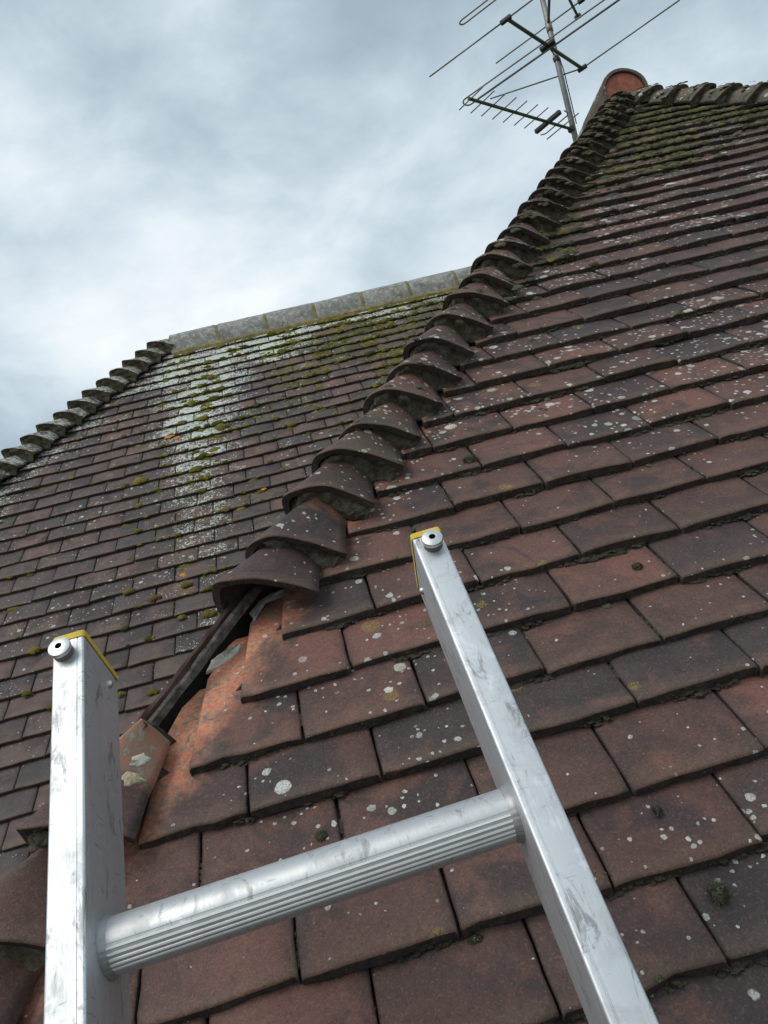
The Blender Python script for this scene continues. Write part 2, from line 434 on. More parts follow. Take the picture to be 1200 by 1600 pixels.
def mesh_from(name, verts, faces, uvs=None, smooth=None, mats=(), midx=None):
    me = bpy.data.meshes.new(name)
    me.from_pydata([tuple(v) for v in verts], [], [tuple(f) for f in faces])
    if uvs is not None:
        ul = me.uv_layers.new(name='UVMap')
        li = np.zeros(len(me.loops), dtype=np.int32); me.loops.foreach_get('vertex_index', li)
        ul.data.foreach_set('uv', np.asarray(uvs, dtype=np.float32)[li].ravel())
    if smooth is not None:
        sm = np.full(len(me.polygons), smooth) if isinstance(smooth, bool) else np.asarray(smooth, dtype=bool)
        me.polygons.foreach_set('use_smooth', sm)
    for m in mats:
        me.materials.append(m)
    if midx is not None:
        me.polygons.foreach_set('material_index', np.asarray(midx, dtype=np.int32))
    me.update()
    return me


def link(name, me, parent=None, mat=None, inv=None):
    o = bpy.data.objects.new(name, me)
    COL.objects.link(o)
    if mat is not None:
        me.materials.append(mat)
    if parent is not None:
        o.parent = parent
        if inv is not None:
            o.matrix_parent_inverse = inv
    return o


def thing(name, loc, label, cat, group=None):
    o = bpy.data.objects.new(name, None); COL.objects.link(o)
    o.location = loc; o.empty_display_size = 0.1
    o['label'] = label; o['category'] = cat
    if group:
        o['group'] = group
    return o


def inv_of(root):
    return Matrix.Translation(-Vector(root.location))


def frame_matrix(O, U, V, N):
    M = Matrix.Identity(4)
    for i in range(3):
        M[i][0] = U[i]; M[i][1] = V[i]; M[i][2] = N[i]; M[i][3] = O[i]
    return M


def bm_to_mesh(bm, name, smooth=True):
    me = bpy.data.meshes.new(name); bm.normal_update(); bm.to_mesh(me); bm.free()
    if smooth:
        me.polygons.foreach_set('use_smooth', np.ones(len(me.polygons), dtype=bool))
    return me


def tube_arrays(pts, r, seg=8, taper=None):
    """round bar through pts, capped"""
    pts = [np.array(p, float) for p in pts]
    V, F = [], []
    n = len(pts)
    prev = None
    for i, p in enumerate(pts):
        t = (pts[min(i + 1, n - 1)] - pts[max(i - 1, 0)]); t /= np.linalg.norm(t)
        if prev is None:
            a = np.cross(t, (0.13, 0.2, 0.97)); a /= np.linalg.norm(a)
        else:
            a = prev - t * (prev @ t); a /= np.linalg.norm(a)
        prev = a
        b = np.cross(t, a)
        rr = r if taper is None else r * taper[i]
        for k in range(seg):
            an = 2 * math.pi * k / seg
            V.append(p + rr * (math.cos(an) * a + math.sin(an) * b))
    for i in range(n - 1):
        for k in range(seg):
            k2 = (k + 1) % seg
            F.append((i * seg + k, i * seg + k2, (i + 1) * seg + k2, (i + 1) * seg + k))
    F.append(tuple(range(seg))[::-1]); F.append(tuple((n - 1) * seg + k for k in range(seg)))
    return V, F


def tube(name, pts, r, mat, parent, inv=None, seg=8):
    V, F = tube_arrays(pts, r, seg)
    sm = [len(f) == 4 for f in F]
    return link(name, mesh_from(name, V, F, smooth=sm, mats=[mat]), parent, None, inv)


def box_arrays(c, hx, hy, hz, ax=None):
    ax = np.eye(3) if ax is None else np.array(ax)
    c = np.array(c)
    V = [c + sx * hx * ax[0] + sy * hy * ax[1] + sz * hz * ax[2] for sz in (-1, 1) for sy in (-1, 1) for sx in (-1, 1)]
    F = [(0, 2, 3, 1), (4, 5, 7, 6), (0, 1, 5, 4), (2, 6, 7, 3), (0, 4, 6, 2), (1, 3, 7, 5)]
    return V, F


def bevel_box(name, c, hx, hy, hz, ax, mat, parent, inv=None, bev=0.002, seg=2):
    V, F = box_arrays(c, hx, hy, hz, ax)
    me = mesh_from(name, V, F)
    bm = bmesh.new(); bm.from_mesh(me)
    bmesh.ops.recalc_face_normals(bm, faces=bm.faces)
    bmesh.ops.bevel(bm, geom=list(bm.edges), offset=bev, segments=seg, profile=0.5, affect='EDGES')
    bm.to_mesh(me); bm.free()
    me.polygons.foreach_set('use_smooth', np.ones(len(me.polygons), dtype=bool))
    return link(name, me, parent, mat, inv)


# ------------------------------------------------------------------ tile geometry
TW, TL, TT = 0.167, 0.265, 0.0150
TAU = math.atan(0.0170 / 0.1)


def make_tile(w, seed, fine=True, left=None, right=None, gap=0.0032):
    """A clay plain tile, origin at its lower left corner on the top face; x along course, y up the slope.
    left/right(y) give cut edges."""
    r = random.Random(seed)
    if fine:
        fx = [0, 0.022, 0.13, 0.30, 0.5, 0.70, 0.87, 0.978, 1.0]
        fy = [0, 0.0035, 0.014, 0.04, 0.075, 0.112, 0.18, TL]
    else:
        fx = [0, 0.03, 0.35, 0.68, 0.97, 1.0]
        fy = [0, 0.005, 0.05, 0.115, TL]
    nx, ny = len(fx), len(fy)
    cam_l = r.uniform(-0.0005, 0.0028); cam_x = r.uniform(-0.0016, 0.0030); tw = r.uniform(-0.0018, 0.0018)
    ph = [r.uniform(0, 6.3) for _ in range(6)]
    wig = [r.uniform(-0.0017, 0.0017) for _ in range(nx)]
    skew = r.uniform(-0.0022, 0.0022)
    chip = {}
    if r.random() < 0.55:
        chip[r.choice([0, nx - 1])] = r.uniform(0.003, 0.009)
    for _ in range(r.choice([0, 0, 1, 2])):
        chip[r.randrange(1, nx - 1)] = r.uniform(0.001, 0.004)
    V, UV = [], []
    for j, y in enumerate(fy):
        xl = gap / 2 if left is None else left(y)
        xr = w - gap / 2 if right is None else right(y)
        xr = max(xr, xl + 0.004)
        for i, f in enumerate(fx):
            x = xl + (xr - xl) * f
            xx = (x / w - 0.5) * 2 if w > 0 else 0
            z = cam_x * (1 - xx * xx) - cam_l * ((y - 0.02) / 0.1) ** 2 * 0.25 + tw * xx * (1 - y / TL)
            z += 0.0006 * math.sin(38 * x + ph[0]) + 0.0006 * math.sin(55 * y + ph[1] + 20 * x)
            yy = y
            if j <= 1:
                yy += wig[i] + skew * xx * 0.5 + chip.get(i, 0) * (1 if j == 0 else 0.7)
                if i in chip:
                    z -= min(chip[i] * 0.5, 0.003)
            if j == 0:
                z -= 0.0026
            if i == 0 or i == nx - 1:
                z -= 0.0022
                x += 0.0006 * math.sin(90 * y + ph[2 + (i > 0)])
            if j == 0 and (i == 0 or i == nx - 1):
                z -= 0.001
            V.append((x, yy, z)); UV.append((x / TW, y / TL))
    F, SM, MI = [], [], []
    for j in range(ny - 1):
        for i in range(nx - 1):
            a = j * nx + i
            F.append((a, a + 1, a + nx + 1, a + nx)); SM.append(True); MI.append(0)
    ring = list(range(nx)) + [j * nx + nx - 1 for j in range(1, ny)] + [(ny - 1) * nx + i for i in range(nx - 2, -1, -1)] + [j * nx for j in range(ny - 2, 0, -1)]
    b0 = len(V)
    for q in ring:
        x, y, z = V[q]
        dy = r.uniform(0.0, 0.0035) if q < nx else 0.0
        V.append((x, y + dy, z - TT + r.uniform(-0.001, 0.001))); UV.append(UV[q])
    n = len(ring)
    for k in range(n):
        k2 = (k + 1) % n
        F.append((ring[k2], ring[k], b0 + k, b0 + k2)); SM.append(False); MI.append(1)
    F.append(tuple(b0 + k for k in range(n))[::-1]); SM.append(False); MI.append(1)
    return np.array(V), F, np.array(UV), SM, MI


class Join:
    """collect arrays into one mesh"""
    def __init__(self):
        self.V, self.F, self.UV, self.SM, self.MI, self.n = [], [], [], [], [], 0

    def add(self, arr, M=None):
        V, F, UV, SM, MI = arr
        V = np.asarray(V, float)
        if M is not None:
            A = np.array(M); V = V @ A[:3, :3].T + A[:3, 3]
        self.V.append(V); self.UV.append(UV)
        self.F += [tuple(i + self.n for i in f) for f in F]
        self.SM += list(SM); self.MI += list(MI); self.n += len(V)

    def mesh(self, name, mats):
        return mesh_from(name, np.concatenate(self.V), self.F, np.concatenate(self.UV), self.SM, mats, self.MI)


FINE = [make_tile(TW, 100 + i, True) for i in range(16)]
COARSE = [make_tile(TW, 300 + i, False) for i in range(10)]
THIN = [(a[0] * np.array([1, 1, 0.86]), *a[1:]) for a in COARSE]


def tiled_slope(part, O, U, V, N, rows, joints, left, right, mats, n_single, fine_single, seed, rest_label):
    """rows: list of (index, v). joints(index) -> phase in tiles. left/right(v) -> u limits at the slope.
    Singles are the n_single tiles largest in the picture, the rest one mesh."""
    r = random.Random(seed)
    U, V, N, O = (np.array(q, float) for q in (U, V, N, O))
    items = []
    for k, v in rows:
        ul = left(k, v); ur = right(k, v)
        ph = joints(k)
        j = math.ceil((ul / TW - ph) + 0.35)
        edges = [ul]
        while (j + ph) * TW < ur - 0.03:
            edges.append((j + ph) * TW); j += 1
        edges.append(max(ur, edges[-1] + TW) if right.__name__ != 'cut' else ur)
        for q in range(len(edges) - 1):
            items.append((k, v, edges[q], edges[q + 1], q == 0, q == len(edges) - 2))
    scored = []
    for it in items:
        k, v, a, b_, first, last = it
        pts = [O + U * uu + V * vv for uu, vv in ((a, v), (b_, v), (b_, v + 0.1), (a, v + 0.1))]
        pr = [project(p) for p in pts]
        if min(p[2] for p in pr) < 0.1:
            scored.append(0); continue
        c = np.mean([[p[0], p[1]] for p in pr], axis=0)
        ok = -20 < c[0] < 1220 and -20 < c[1] < 1630
        ar = 0.5 * abs(sum(pr[i][0] * pr[(i + 1) % 4][1] - pr[(i + 1) % 4][0] * pr[i][1] for i in range(4)))
        if ok and hasattr(left, 'hidden') and left.hidden(a, b_, v):
            ok = False
        scored.append(ar if ok else 0)
    order = sorted(range(len(items)), key=lambda i: -scored[i])
    single = set(i for i in order[:n_single] if scored[i] > 0)
    lib = {}
    J = Join()
    for idx, it in enumerate(items):
        k, v, a, b_, first, last = it
        tau = TAU + r.uniform(-0.006, 0.006) - (0.030 if not fine_single else 0.0)
        rz = r.gauss(0, 0.006)
        dn = abs(r.gauss(0, 0.0014)); dvv = r.gauss(0, 0.002)
        V2 = V * math.cos(tau) - N * math.sin(tau); N2 = N * math.cos(tau) + V * math.sin(tau)
        Ua = U * math.cos(rz) + V2 * math.sin(rz); Va = V2 * math.cos(rz) - U * math.sin(rz)
        P = O + U * a + V * (v + dvv) + N * dn
        M = frame_matrix(P, Ua, Va, N2)
        w = b_ - a
        isS = idx in single
        if first and hasattr(left, 'cut'):
            cutf = left.cut
            ex = getattr(left, 'gap', {}).get(k, 0.0); sh = 0.11 if (ex > 0.05) else 0.0
            lf = (lambda y, a=a, v=v, cutf=cutf, ex=ex, sh=sh: max(0.001 + sh * y, cutf(v + y) - ex - a))
            arr = make_tile(w, 900 + idx, isS and fine_single, left=lf)
            if isS:
                me = mesh_from('roof_tile', *arr[:3], arr[3], mats, arr[4])
                o = link('roof_tile', me, part); o.matrix_basis = M
            else:
                J.add(arr, M)
            continue
        src = FINE if (isS and fine_single) else (COARSE if fine_single else THIN)
        vi = r.randrange(len(src))
        Ms = M @ Matrix.Diagonal((w / TW, 1, 1, 1))
        if isS:
            if vi not in lib:
                arr = src[vi]; lib[vi] = mesh_from('roof_tile', *arr[:3], arr[3], mats, arr[4])
            o = link('roof_tile', lib[vi], part); o.matrix_basis = Ms
        else:
            J.add(src[vi], Ms)
    if J.n:
        o = link('roof_tile_field', J.mesh('roof_tile_field', mats), part)
        o['kind'] = 'stuff'; o['label'] = rest_label
    return items


def slab(name, poly, N, depth0, depth1, mat, parent, inv):
    N = np.array(N); poly = [np.array(p, float) for p in poly]
    n = len(poly)
    V = [p + N * depth0 for p in poly] + [p + N * depth1 for p in poly]
    F = [tuple(range(n)), tuple(range(2 * n - 1, n - 1, -1))] + [(i, i + n, (i + 1) % n + n, (i + 1) % n) for i in range(n)]
    me = mesh_from(name, V, F); bm = bmesh.new(); bm.from_mesh(me); bmesh.ops.recalc_face_normals(bm, faces=bm.faces); bm.to_mesh(me); bm.free()
    return link(name, me, parent, mat, inv)


# ------------------------------------------------------------------ ground
GZ = -5.4
gv = [(-900, -900, GZ), (900, -900, GZ), (900, 900, GZ), (-900, 900, GZ)]
g = link('ground', mesh_from('ground', gv, [(0, 1, 2, 3)]), None, M_GROUND)
g['kind'] = 'structure'

# ------------------------------------------------------------------ the two roofs
EV = -1.5                      # eaves, in metres along the near slope
EY = EV * S                    # eaves height (z) and, on the near slope, y
AX, AY = 2.0, 2.5              # apex of the hipped wing
HX = -0.505                    # near hip: x = y + HX
RY = 3.97                      # main ridge y
RZ = 2.462
RX = -0.545                    # far end of main ridge
LO = np.array([-1.01427, 2.4193, 0.9157])   # origin of far slope grid

wing = thing('house_wing', (1.99, 0.5, GZ), 'nearer hipped roof wing of brown clay tiles running up to the aerial', 'building')
main = thing('house', (-1.0, 4.0, GZ), 'farther roof of mossy tiles with pale grey ridge on the left', 'building')
wi, mi_ = inv_of(wing), inv_of(main)

# walls (below the picture)
def wall_box(name, x0, x1, y0, y1, z0, z1, mat, parent, inv):
    V, F = box_arrays(((x0 + x1) / 2, (y0 + y1) / 2, (z0 + z1) / 2), (x1 - x0) / 2, (y1 - y0) / 2, (z1 - z0) / 2)
    return link(name, mesh_from(name, V, F), parent, mat, inv)


wall_box('wall', -1.25, 5.25, EY + 0.3, 0.75, GZ, EY - 0.1, M_BRICK, wing, wi)
wall_box('wall', -4.7, 8.0, 0.80, 7.2, GZ, EY - 0.1, M_BRICK, main, mi_)

NR = (0, -S, S); VR = (0, S, S)
NW = (-S, 0, S); VW = (S, 0, S)
NE = (S, 0, S); VE = (-S, 0, S)
near = slab('near_slope', [(EY + HX, EY, EY), (AX + AY - EY, EY, EY), (AX, AY, AY)], NR, -0.060, -0.11, M_FELT_VOID, wing, wi)
near['label'] = 'near slope of brown clay tiles spotted with pale lichen'
# west side of wing: z = x - HX
side = slab('side_slope', [(EY + HX, EY, EY), (AX, AY, AY), (AX, RY, AY), (EY + HX, EY + 1.5, EY)], NW, -0.060, -0.11, M_FELT_VOID, wing, wi)
east = slab('east_slope', [(AX + AY - EY, EY, EY), (AX, AY, AY), (AX, RY, AY), (AX + AY - EY, EY + 1.5, EY)], NE, -0.060, -0.11, M_FELT_VOID, wing, wi)
LEY = EY + 1.5036                # y of far eaves
far = slab('far_slope', [(RX - (RY - LEY), LEY, EY), (AX + 4, LEY, EY), (AX + 4, RY, RZ), (RX, RY, RZ)], NR, -0.060, -0.11, M_FELT_VOID, main, mi_)
far['label'] = 'far slope of mossy tiles streaked with white lichen'
fs = slab('far_side_slope', [(RX - (RY - LEY), LEY, EY), (RX, RY, RZ), (RX - (RY - LEY), 2 * RY - LEY, EY)], NW, -0.055, -0.11, M_TILE_SIDE, main, mi_)
bs = slab('back_slope', [(RX - (RY - LEY), 2 * RY - LEY, EY), (RX, RY, RZ), (AX + 4, RY, RZ), (AX + 4, 2 * RY - LEY, EY)], (0, S, S), -0.03, -0.11, M_TILE_SIDE, main, mi_)

duR = [0.154, 0.246, 0.147, 0.02, -0.003, -0.015, -0.168, -0.043, -0.057, -0.055, 0.041, -0.015, -0.025, -0.075, -0.015, -0.138]
dvR = [0.088, 0.053, 0.004, 0.087, -0.052, -0.06, -0.035, -0.033, -0.053, -0.061, -0.021, -0.012, 0.057, 0.011, -0.002, 0.03]
duL = {-3: .043, -2: -.021, -1: .047, 0: -.03, 1: -.031, 2: -.018, 3: .068, 4: -.051, 5: -.007}
prnd = random.Random(21)
phR = {k: (0.0 if k % 2 == 0 else 0.5) + (duR[k] if 0 <= k < 16 else prnd.uniform(-0.09, 0.09)) for k in range(-15, 36)}
vR = {k: 0.1 * (k + (dvR[k] if 0 <= k < 16 else prnd.uniform(-0.04, 0.04))) for k in range(-15, 36)}


def hip_u(v):                    # hip line in near slope coordinates
    return S * v + HX


GAP_LEFT = {3: -0.216, 4: -0.153, 5: -0.080, 6: -0.010}


def left_R(k, v):
    return GAP_LEFT.get(k, hip_u(v) + 0.075)


left_R.cut = lambda v: hip_u(v) + 0.004
left_R.gap = {3: 0.070, 4: 0.062, 5: 0.062, 6: 0.062}


def right_R(k, v):
    return AX + (AY / S - v) * S - 0.05


rowsR = [(k, vR[k]) for k in range(-15, 35)]
tiled_slope(near, (0, 0, 0), (1, 0, 0), VR, NR, rowsR, lambda k: phR[k], left_R, right_R, [M_TILE, M_GRIME], 300, True, 3,
            'clay tiles of the near slope beyond the ones picked out')

phL = {k: (0.0 if k % 2 == 0 else 0.5) + duL.get(k, prnd.uniform(-0.06, 0.06)) for k in range(-29, 24)}


def hipL(v):                     # far hip in far slope grid coordinates
    return (RX - LO[0]) - ((RZ - LO[2]) / S - v) * S


def left_L(k, v):
    return hipL(v) + 0.05


left_L.cut = lambda v: hipL(v) + 0.004


def hiddenL(a, b_, v):
    # far tiles behind the near hip are not in view
    p = LO + np.array([(a + b_) / 2, v * S, v * S]); x, y, _ = project(p)
    hy = 1300 - (x - 20) * (1300 - 960) / 330 if x < 350 else 900 - (x - 350) * 1.28
    return y > hy + 10


left_L.hidden = hiddenL


def right_L(k, v):
    return (v * S + LO[1] - 2.0 + 0.08) - LO[0]


rowsL = [(k, 0.1 * k + prnd.uniform(-0.003, 0.003)) for k in range(-28, 22)]
tiled_slope(far, LO, (1, 0, 0), VR, NR, rowsL, lambda k: phL[k], left_L, right_L, [M_TILE_FAR, M_GRIME], 300, False, 4,
            'mossy tiles of the far slope beyond the ones picked out')

# side slopes of the wing (course direction -y on the west face, +y on the east face)
def leftW(k, v):
    return -(1.5 + v * S + 0.10)


def cut(k, v):
    return -(v * S) - 0.06


OW = np.array([HX, 0.0, 0.0])


def wing_side(part, O, U, V, N, seed, lr):
    r = random.Random(seed); J = Join()
    for k in range(-15, 35):
        v = 0.1 * k; ph = 0.5 * (k % 2)
        a, b_ = lr(v)
        j = math.ceil(a / TW - ph)
        while (j + ph) * TW < b_:
            u0 = (j + ph) * TW; u1 = min(u0 + TW, b_)
            if u1 - u0 > 0.02:
                V2 = np.array(V) * math.cos(TAU) - np.array(N) * math.sin(TAU); N2 = np.array(N) * math.cos(TAU) + np.array(V) * math.sin(TAU)
                P = O + np.array(U) * u0 + np.array(V) * v
                J.add(COARSE[r.randrange(len(COARSE))], frame_matrix(P, U, V2, N2) @ Matrix.Diagonal(((u1 - u0) / TW, 1, 1, 1)))
            j += 1
    o = link('roof_tile_field', J.mesh('roof_tile_field', [M_TILE_SIDE, M_GRIME]), part); o['kind'] = 'stuff'


# west: point = (HX + v S, y, v S); hip at y = vS, valley at y = vS + 1.5
wing_side(side, OW, (0, -1, 0), VW, NW, 5, lambda v: (-(v * S + 1.55), -(v * S + 0.07) - 0.10))
OE = np.array([AX + AY, 0.0, 0.0])
wing_side(east, OE, (0, 1, 0), VE, NE, 6, lambda v: (v * S + 0.12, v * S + 1.55))

# ------------------------------------------------------------------ bonnet hip tiles
MH = np.array([-1, -1, 2]) / math.sqrt(6.0)
BL, BT = 0.235, 0.0125


def bonnet_point(a, b, w0=0.114, w0b=0.100, tap=0.55, crest=0.0875, drop=0.29, flare=0.024, r_=0.13, pw=3.6, sk=0.031, L=BL):
    """a across (+1 near slope edge, -1 far side edge), b up the hip; sizes in metres"""
    s_ = b * L
    wr = max(0.010, w0 - tap * s_); ww = max(0.020, w0b - 0.35 * s_)
    cr = crest - drop * s_
    C = np.array([S, S, S]) * s_
    f = lambda q: (q + math.sqrt(q * q + r_ * r_)) / 2
    g = max(0.0, 1 - min(1, abs(a)) ** pw) ** 1.1
    fl = flare - 0.86 * drop * s_
    nrm = np.array(NR if a > 0 else NW)
    P = C + np.array([1, 0, 0]) * wr * f(a) + np.array([0, 1, 0]) * ww * f(-a) + MH * cr * g + nrm * fl * (1 - g)
    return P - np.array([S, S, S]) * sk * f(-a) * (1 - min(1, b))


def make_bonnet(seed, na=29, nb=8, **over):
    r = random.Random(seed)
    kw = dict(w0=0.114 * r.uniform(0.95, 1.06), crest=0.0875 * r.uniform(0.93, 1.07), r_=r.uniform(0.10, 0.20), flare=r.uniform(0.020, 0.028), pw=r.uniform(3.0, 3.9))
    kw.update(over)
    A = np.linspace(-1, 1, na)
    B = [0, 0.018, 0.10, 0.24, 0.42, 0.6, 0.8, 1.0][:nb]
    ph = [r.uniform(0, 6.3) for _ in range(4)]
    sk = r.uniform(-0.004, 0.004)
    T, UV = [], []
    for j, b in enumerate(B):
        for i, a in enumerate(A):
            P = bonnet_point(a, b, **kw)
            P = P + np.array([S, S, S]) * ((0.0025 * math.sin(5 * a + ph[0]) + sk * a) if j < 3 else 0)
            P = P + MH * (0.0016 * math.sin(7 * a + 9 * b + ph[1]) + 0.004 * mnoise.noise(Vector(P * 22) + Vector((seed, 0, 0))))
            if b == 0:
                P = P - MH * 0.0025
            T.append(P); UV.append(((a + 1) / 2, b))
    nA = len(A); nB = len(B)
    T = np.array(T).reshape(nB, nA, 3)
    du = np.gradient(T, axis=1); dv = np.gradient(T, axis=0)
    nn = np.cross(du, dv); nn /= np.linalg.norm(nn, axis=2, keepdims=True)
    if nn[nB // 2, nA // 2] @ MH < 0:
        nn = -nn
    Bt = T - nn * BT
    V = np.concatenate([T.reshape(-1, 3), Bt.reshape(-1, 3)]); UV = np.array(UV + UV)
    F, SM, MI = [], [], []
    off = nA * nB
    for j in range(nB - 1):
        for i in range(nA - 1):
            a = j * nA + i
            F.append((a, a + 1, a + nA + 1, a + nA)); SM.append(True); MI.append(0)
            F.append((off + a, off + a + nA, off + a + nA + 1, off + a + 1)); SM.append(True); MI.append(1)
    for i in range(nA - 1):
        F.append((i + 1, i, off + i, off + i + 1)); SM.append(False); MI.append(2)
        q = (nB - 1) * nA + i
        F.append((q, q + 1, off + q + 1, off + q)); SM.append(False); MI.append(1)
    for j in range(nB - 1):
        q = j * nA
        F.append((q, q + nA, off + q + nA, off + q)); SM.append(False); MI.append(2)
        q = j * nA + nA - 1
        F.append((q + nA, q, off + q, off + q + nA)); SM.append(False); MI.append(2)
    return V, F, UV, SM, MI


def orient(me):
    bm = bmesh.new(); bm.from_mesh(me); bmesh.ops.recalc_face_normals(bm, faces=bm.faces); bm.to_mesh(me); bm.free()
    return me


def make_mortar(seed, step=0.1, na=41, up_kw=None, lo_kw=None, deps=(0.05, 0.16), fill=True):
    """mortar bed filling the mouth of a bonnet, from its underside to the top of the one below"""
    up_kw = up_kw or {}; lo_kw = lo_kw or {}
    A = np.linspace(-0.95, 0.95, na)
    V, UV = [], []
    rowsn = 7
    for dep in deps:
        for j in range(rowsn + 1):
            t = j / rowsn
            for a in A:
                up = bonnet_point(a, dep, **up_kw) - MH * BT * 0.8
                lo = bonnet_point(a, dep + step / BL, **lo_kw) - np.array([S, S, S]) * step - MH * 0.004
                if a > 0.0 and fill:
                    kx = min(1.0, a / 0.35)
                    nR_ = np.array(NR)
                    lo = lo * (1 - kx) + (up - nR_ * (up @ nR_ + 0.006) - np.array([0.012, 0, 0])) * kx
                if (up - lo) @ MH < 0.002:
                    up = lo + MH * 0.002
                P = lo + (up - lo) * t
                q = Vector(P * 45) + Vector((seed * 3.1, 0, 0))
                P = P - np.array([S, S, S]) * (0.012 * mnoise.noise(q) + 0.006 * mnoise.noise(q * 3.3) + 0.010 * (1 - t) * (dep == deps[0])) + MH * 0.003 * mnoise.noise(q * 2.7)
                V.append(P); UV.append((0, 0))
    n = na; F = []
    for j in range(rowsn):
        for i in range(n - 1):
            a = j * n + i; F.append((a, a + 1, a + n + 1, a + n))
            a += (rowsn + 1) * n; F.append((a, a + n, a + n + 1, a + 1))
    o2 = (rowsn + 1) * n
    for i in range(n - 1):
        F.append((i, i + o2, i + 1 + o2, i + 1)); q = rowsn * n + i; F.append((q, q + 1, q + 1 + o2, q + o2))
    return V, F


BON = [make_bonnet(500 + i) for i in range(7)]
BON_ME = [orient(mesh_from('bonnet_tile', *b[:3], b[3], [M_BONNET, M_GRIME, M_GRIME], b[4])) for b in BON]
BONF = [make_bonnet(540 + i, crest=0.110, drop=0.46, flare=0.050) for i in range(5)]
BONF_ME = [orient(mesh_from('bonnet_tile', *b[:3], b[3], [M_BONNET_FAR, M_OLIVE, M_OLIVE], b[4])) for b in BONF]
BONE_ME = [orient(mesh_from('bonnet_tile', *b[:3], b[3], [M_RIDGE_END, M_OLIVE, M_OLIVE], b[4])) for b in BON[:4]]
FARB = dict(crest=0.110, drop=0.46, flare=0.050)
V_, F_ = make_mortar(9, 0.1, 25, FARB, FARB, (0.012, 0.15))
MORF_ME = orient(mesh_from('mortar_bed', V_, F_, smooth=True, mats=[M_OLIVE]))
MOR_ME = []
for i in range(5):
    V_, F_ = make_mortar(i + 1)
    MOR_ME.append(orient(mesh_from('mortar_bed', V_, F_, smooth=True, mats=[M_MORTAR])))


def place_bonnet(P, parent, inv, meshes, r, mortar=True, mirror=False, jit=1.0):
    i = r.randrange(len(meshes))
    o = link('bonnet_tile', meshes[i], parent, None, inv)
    M = Matrix.Translation(Vector(P)) @ Matrix.Rotation(r.gauss(0, 0.018) * jit, 4, 'Z') @ Matrix.Rotation(r.gauss(0, 0.02) * jit, 4, Vector((1, 1, 1)).normalized())
    if mirror:
        M = M @ Matrix.Diagonal((-1, 1, 1, 1))
    o.matrix_basis = M
    if mortar:
        mo = link('mortar_bed', MORF_ME if meshes is BONF_ME else MOR_ME[r.randrange(5)], o)
    return o


br = random.Random(99)
v_list = [0.634, 0.715, 0.825, 0.92, 1.006, 1.11, 1.21, 1.30, 1.41, 1.52, 1.62]
while v_list[-1] < 3.40:
    v_list.append(v_list[-1] + 0.1 + br.uniform(-0.005, 0.005))
low = [0.085] + [0.085 - 0.1 * k for k in range(1, 16)]
for n_, v in enumerate(v_list):
    place_bonnet((S * v + HX, S * v, S * v), wing, wi, BON_ME, br, mortar=(n_ > 0))
for v in low:
    place_bonnet((S * v + HX, S * v, S * v), wing, wi, BON_ME, br)
# uppermost of the surviving lower bonnets, left uncovered
LONE = dict(w0=0.088, tap=0.50, crest=0.088, drop=0.26, flare=0.030, L=0.158)
UNDER = dict(w0=0.094, tap=0.70)
LP0 = np.array([S * 0.292 + HX, S * 0.292, S * 0.292])
lone = make_bonnet(77, **LONE)
M_LONE = tile_material('uncovered_clay_bonnet', STOPS_R[:5], 0.4, top_clean=True)
lone_o = link('bonnet_tile', orient(mesh_from('bonnet_tile', *lone[:3], lone[3], [M_LONE, M_GRIME, M_GRIME], lone[4])), wing, None, wi)
lone_o.matrix_basis = Matrix.Translation(Vector(LP0))
lone_o['label'] = 'uncovered orange hip tile smeared with mortar'
V_, F_ = make_mortar(3, 0.115, 41, LONE, UNDER, (0.05, 0.12), False)
link('mortar_bed', orient(mesh_from('mortar_bed', V_, F_, smooth=True, mats=[M_MORTAR])), lone_o)
und = make_bonnet(78, **UNDER)
und_o = link('bonnet_tile', orient(mesh_from('bonnet_tile', *und[:3], und[3], [M_BONNET, M_GRIME, M_GRIME], und[4])), wing, None, wi)
und_o.matrix_basis = Matrix.Translation(Vector((S * 0.185 + HX, S * 0.185, S * 0.185)))
V_, F_ = make_mortar(4, 0.1, 41, UNDER, {}, (0.05, 0.14), False)
link('mortar_bed', orient(mesh_from('mortar_bed', V_, F_, smooth=True, mats=[M_MORTAR])), und_o)
# far right hip of the wing (mirrored)
for k in range(0, 16):
    v = 3.40 - 0.1 * k
    place_bonnet((AX + AY - S * v, S * v, S * v), wing, wi, BONE_ME, br, mirror=True)
# far hip of the main roof
vtop = (RZ - LO[2]) / S
for k in range(0, 32):
    v = vtop - 0.13 - 0.1 * k
    place_bonnet((LO[0] + hipL(v), LO[1] + S * v, LO[2] + S * v), main, mi_, BONF_ME, br, jit=1.6)

# ------------------------------------------------------------------ hip rafter in the gap
def prism_along(name, p0, p1, right, up, w, h, mat, parent, inv, nseg=40, seed=1, rough=0.002):
    p0, p1 = np.array(p0, float), np.array(p1, float)
    right = np.array(right, float); right /= np.linalg.norm(right); up = np.array(up, float); up /= np.linalg.norm(up)
    prof = [(-w / 2, -h), (w / 2, -h), (w / 2, -0.003), (w / 2 - 0.003, 0), (0, 0.001), (-w / 2 + 0.003, 0), (-w / 2, -0.003)]
    V, F = [], []
    for i in range(nseg + 1):
        c = p0 + (p1 - p0) * i / nseg
        for (x, y) in prof:
            nz = mnoise.noise(Vector(c * 30) + Vector((x * 90, y * 90, seed)))
            V.append(c + right * (x + rough * nz) + up * (y + rough * nz * (1 if y > -0.01 else 0)))
    n = len(prof)
    for i in range(nseg):
        for k in range(n):
            F.append((i * n + k, i * n + (k + 1) % n, (i + 1) * n + (k + 1) % n, (i + 1) * n + k))
    F.append(tuple(range(n))[::-1]); F.append(tuple(nseg * n + k for k in range(n)))
    return link(name, orient(mesh_from(name, V, F, mats=[mat])), parent, None, inv)


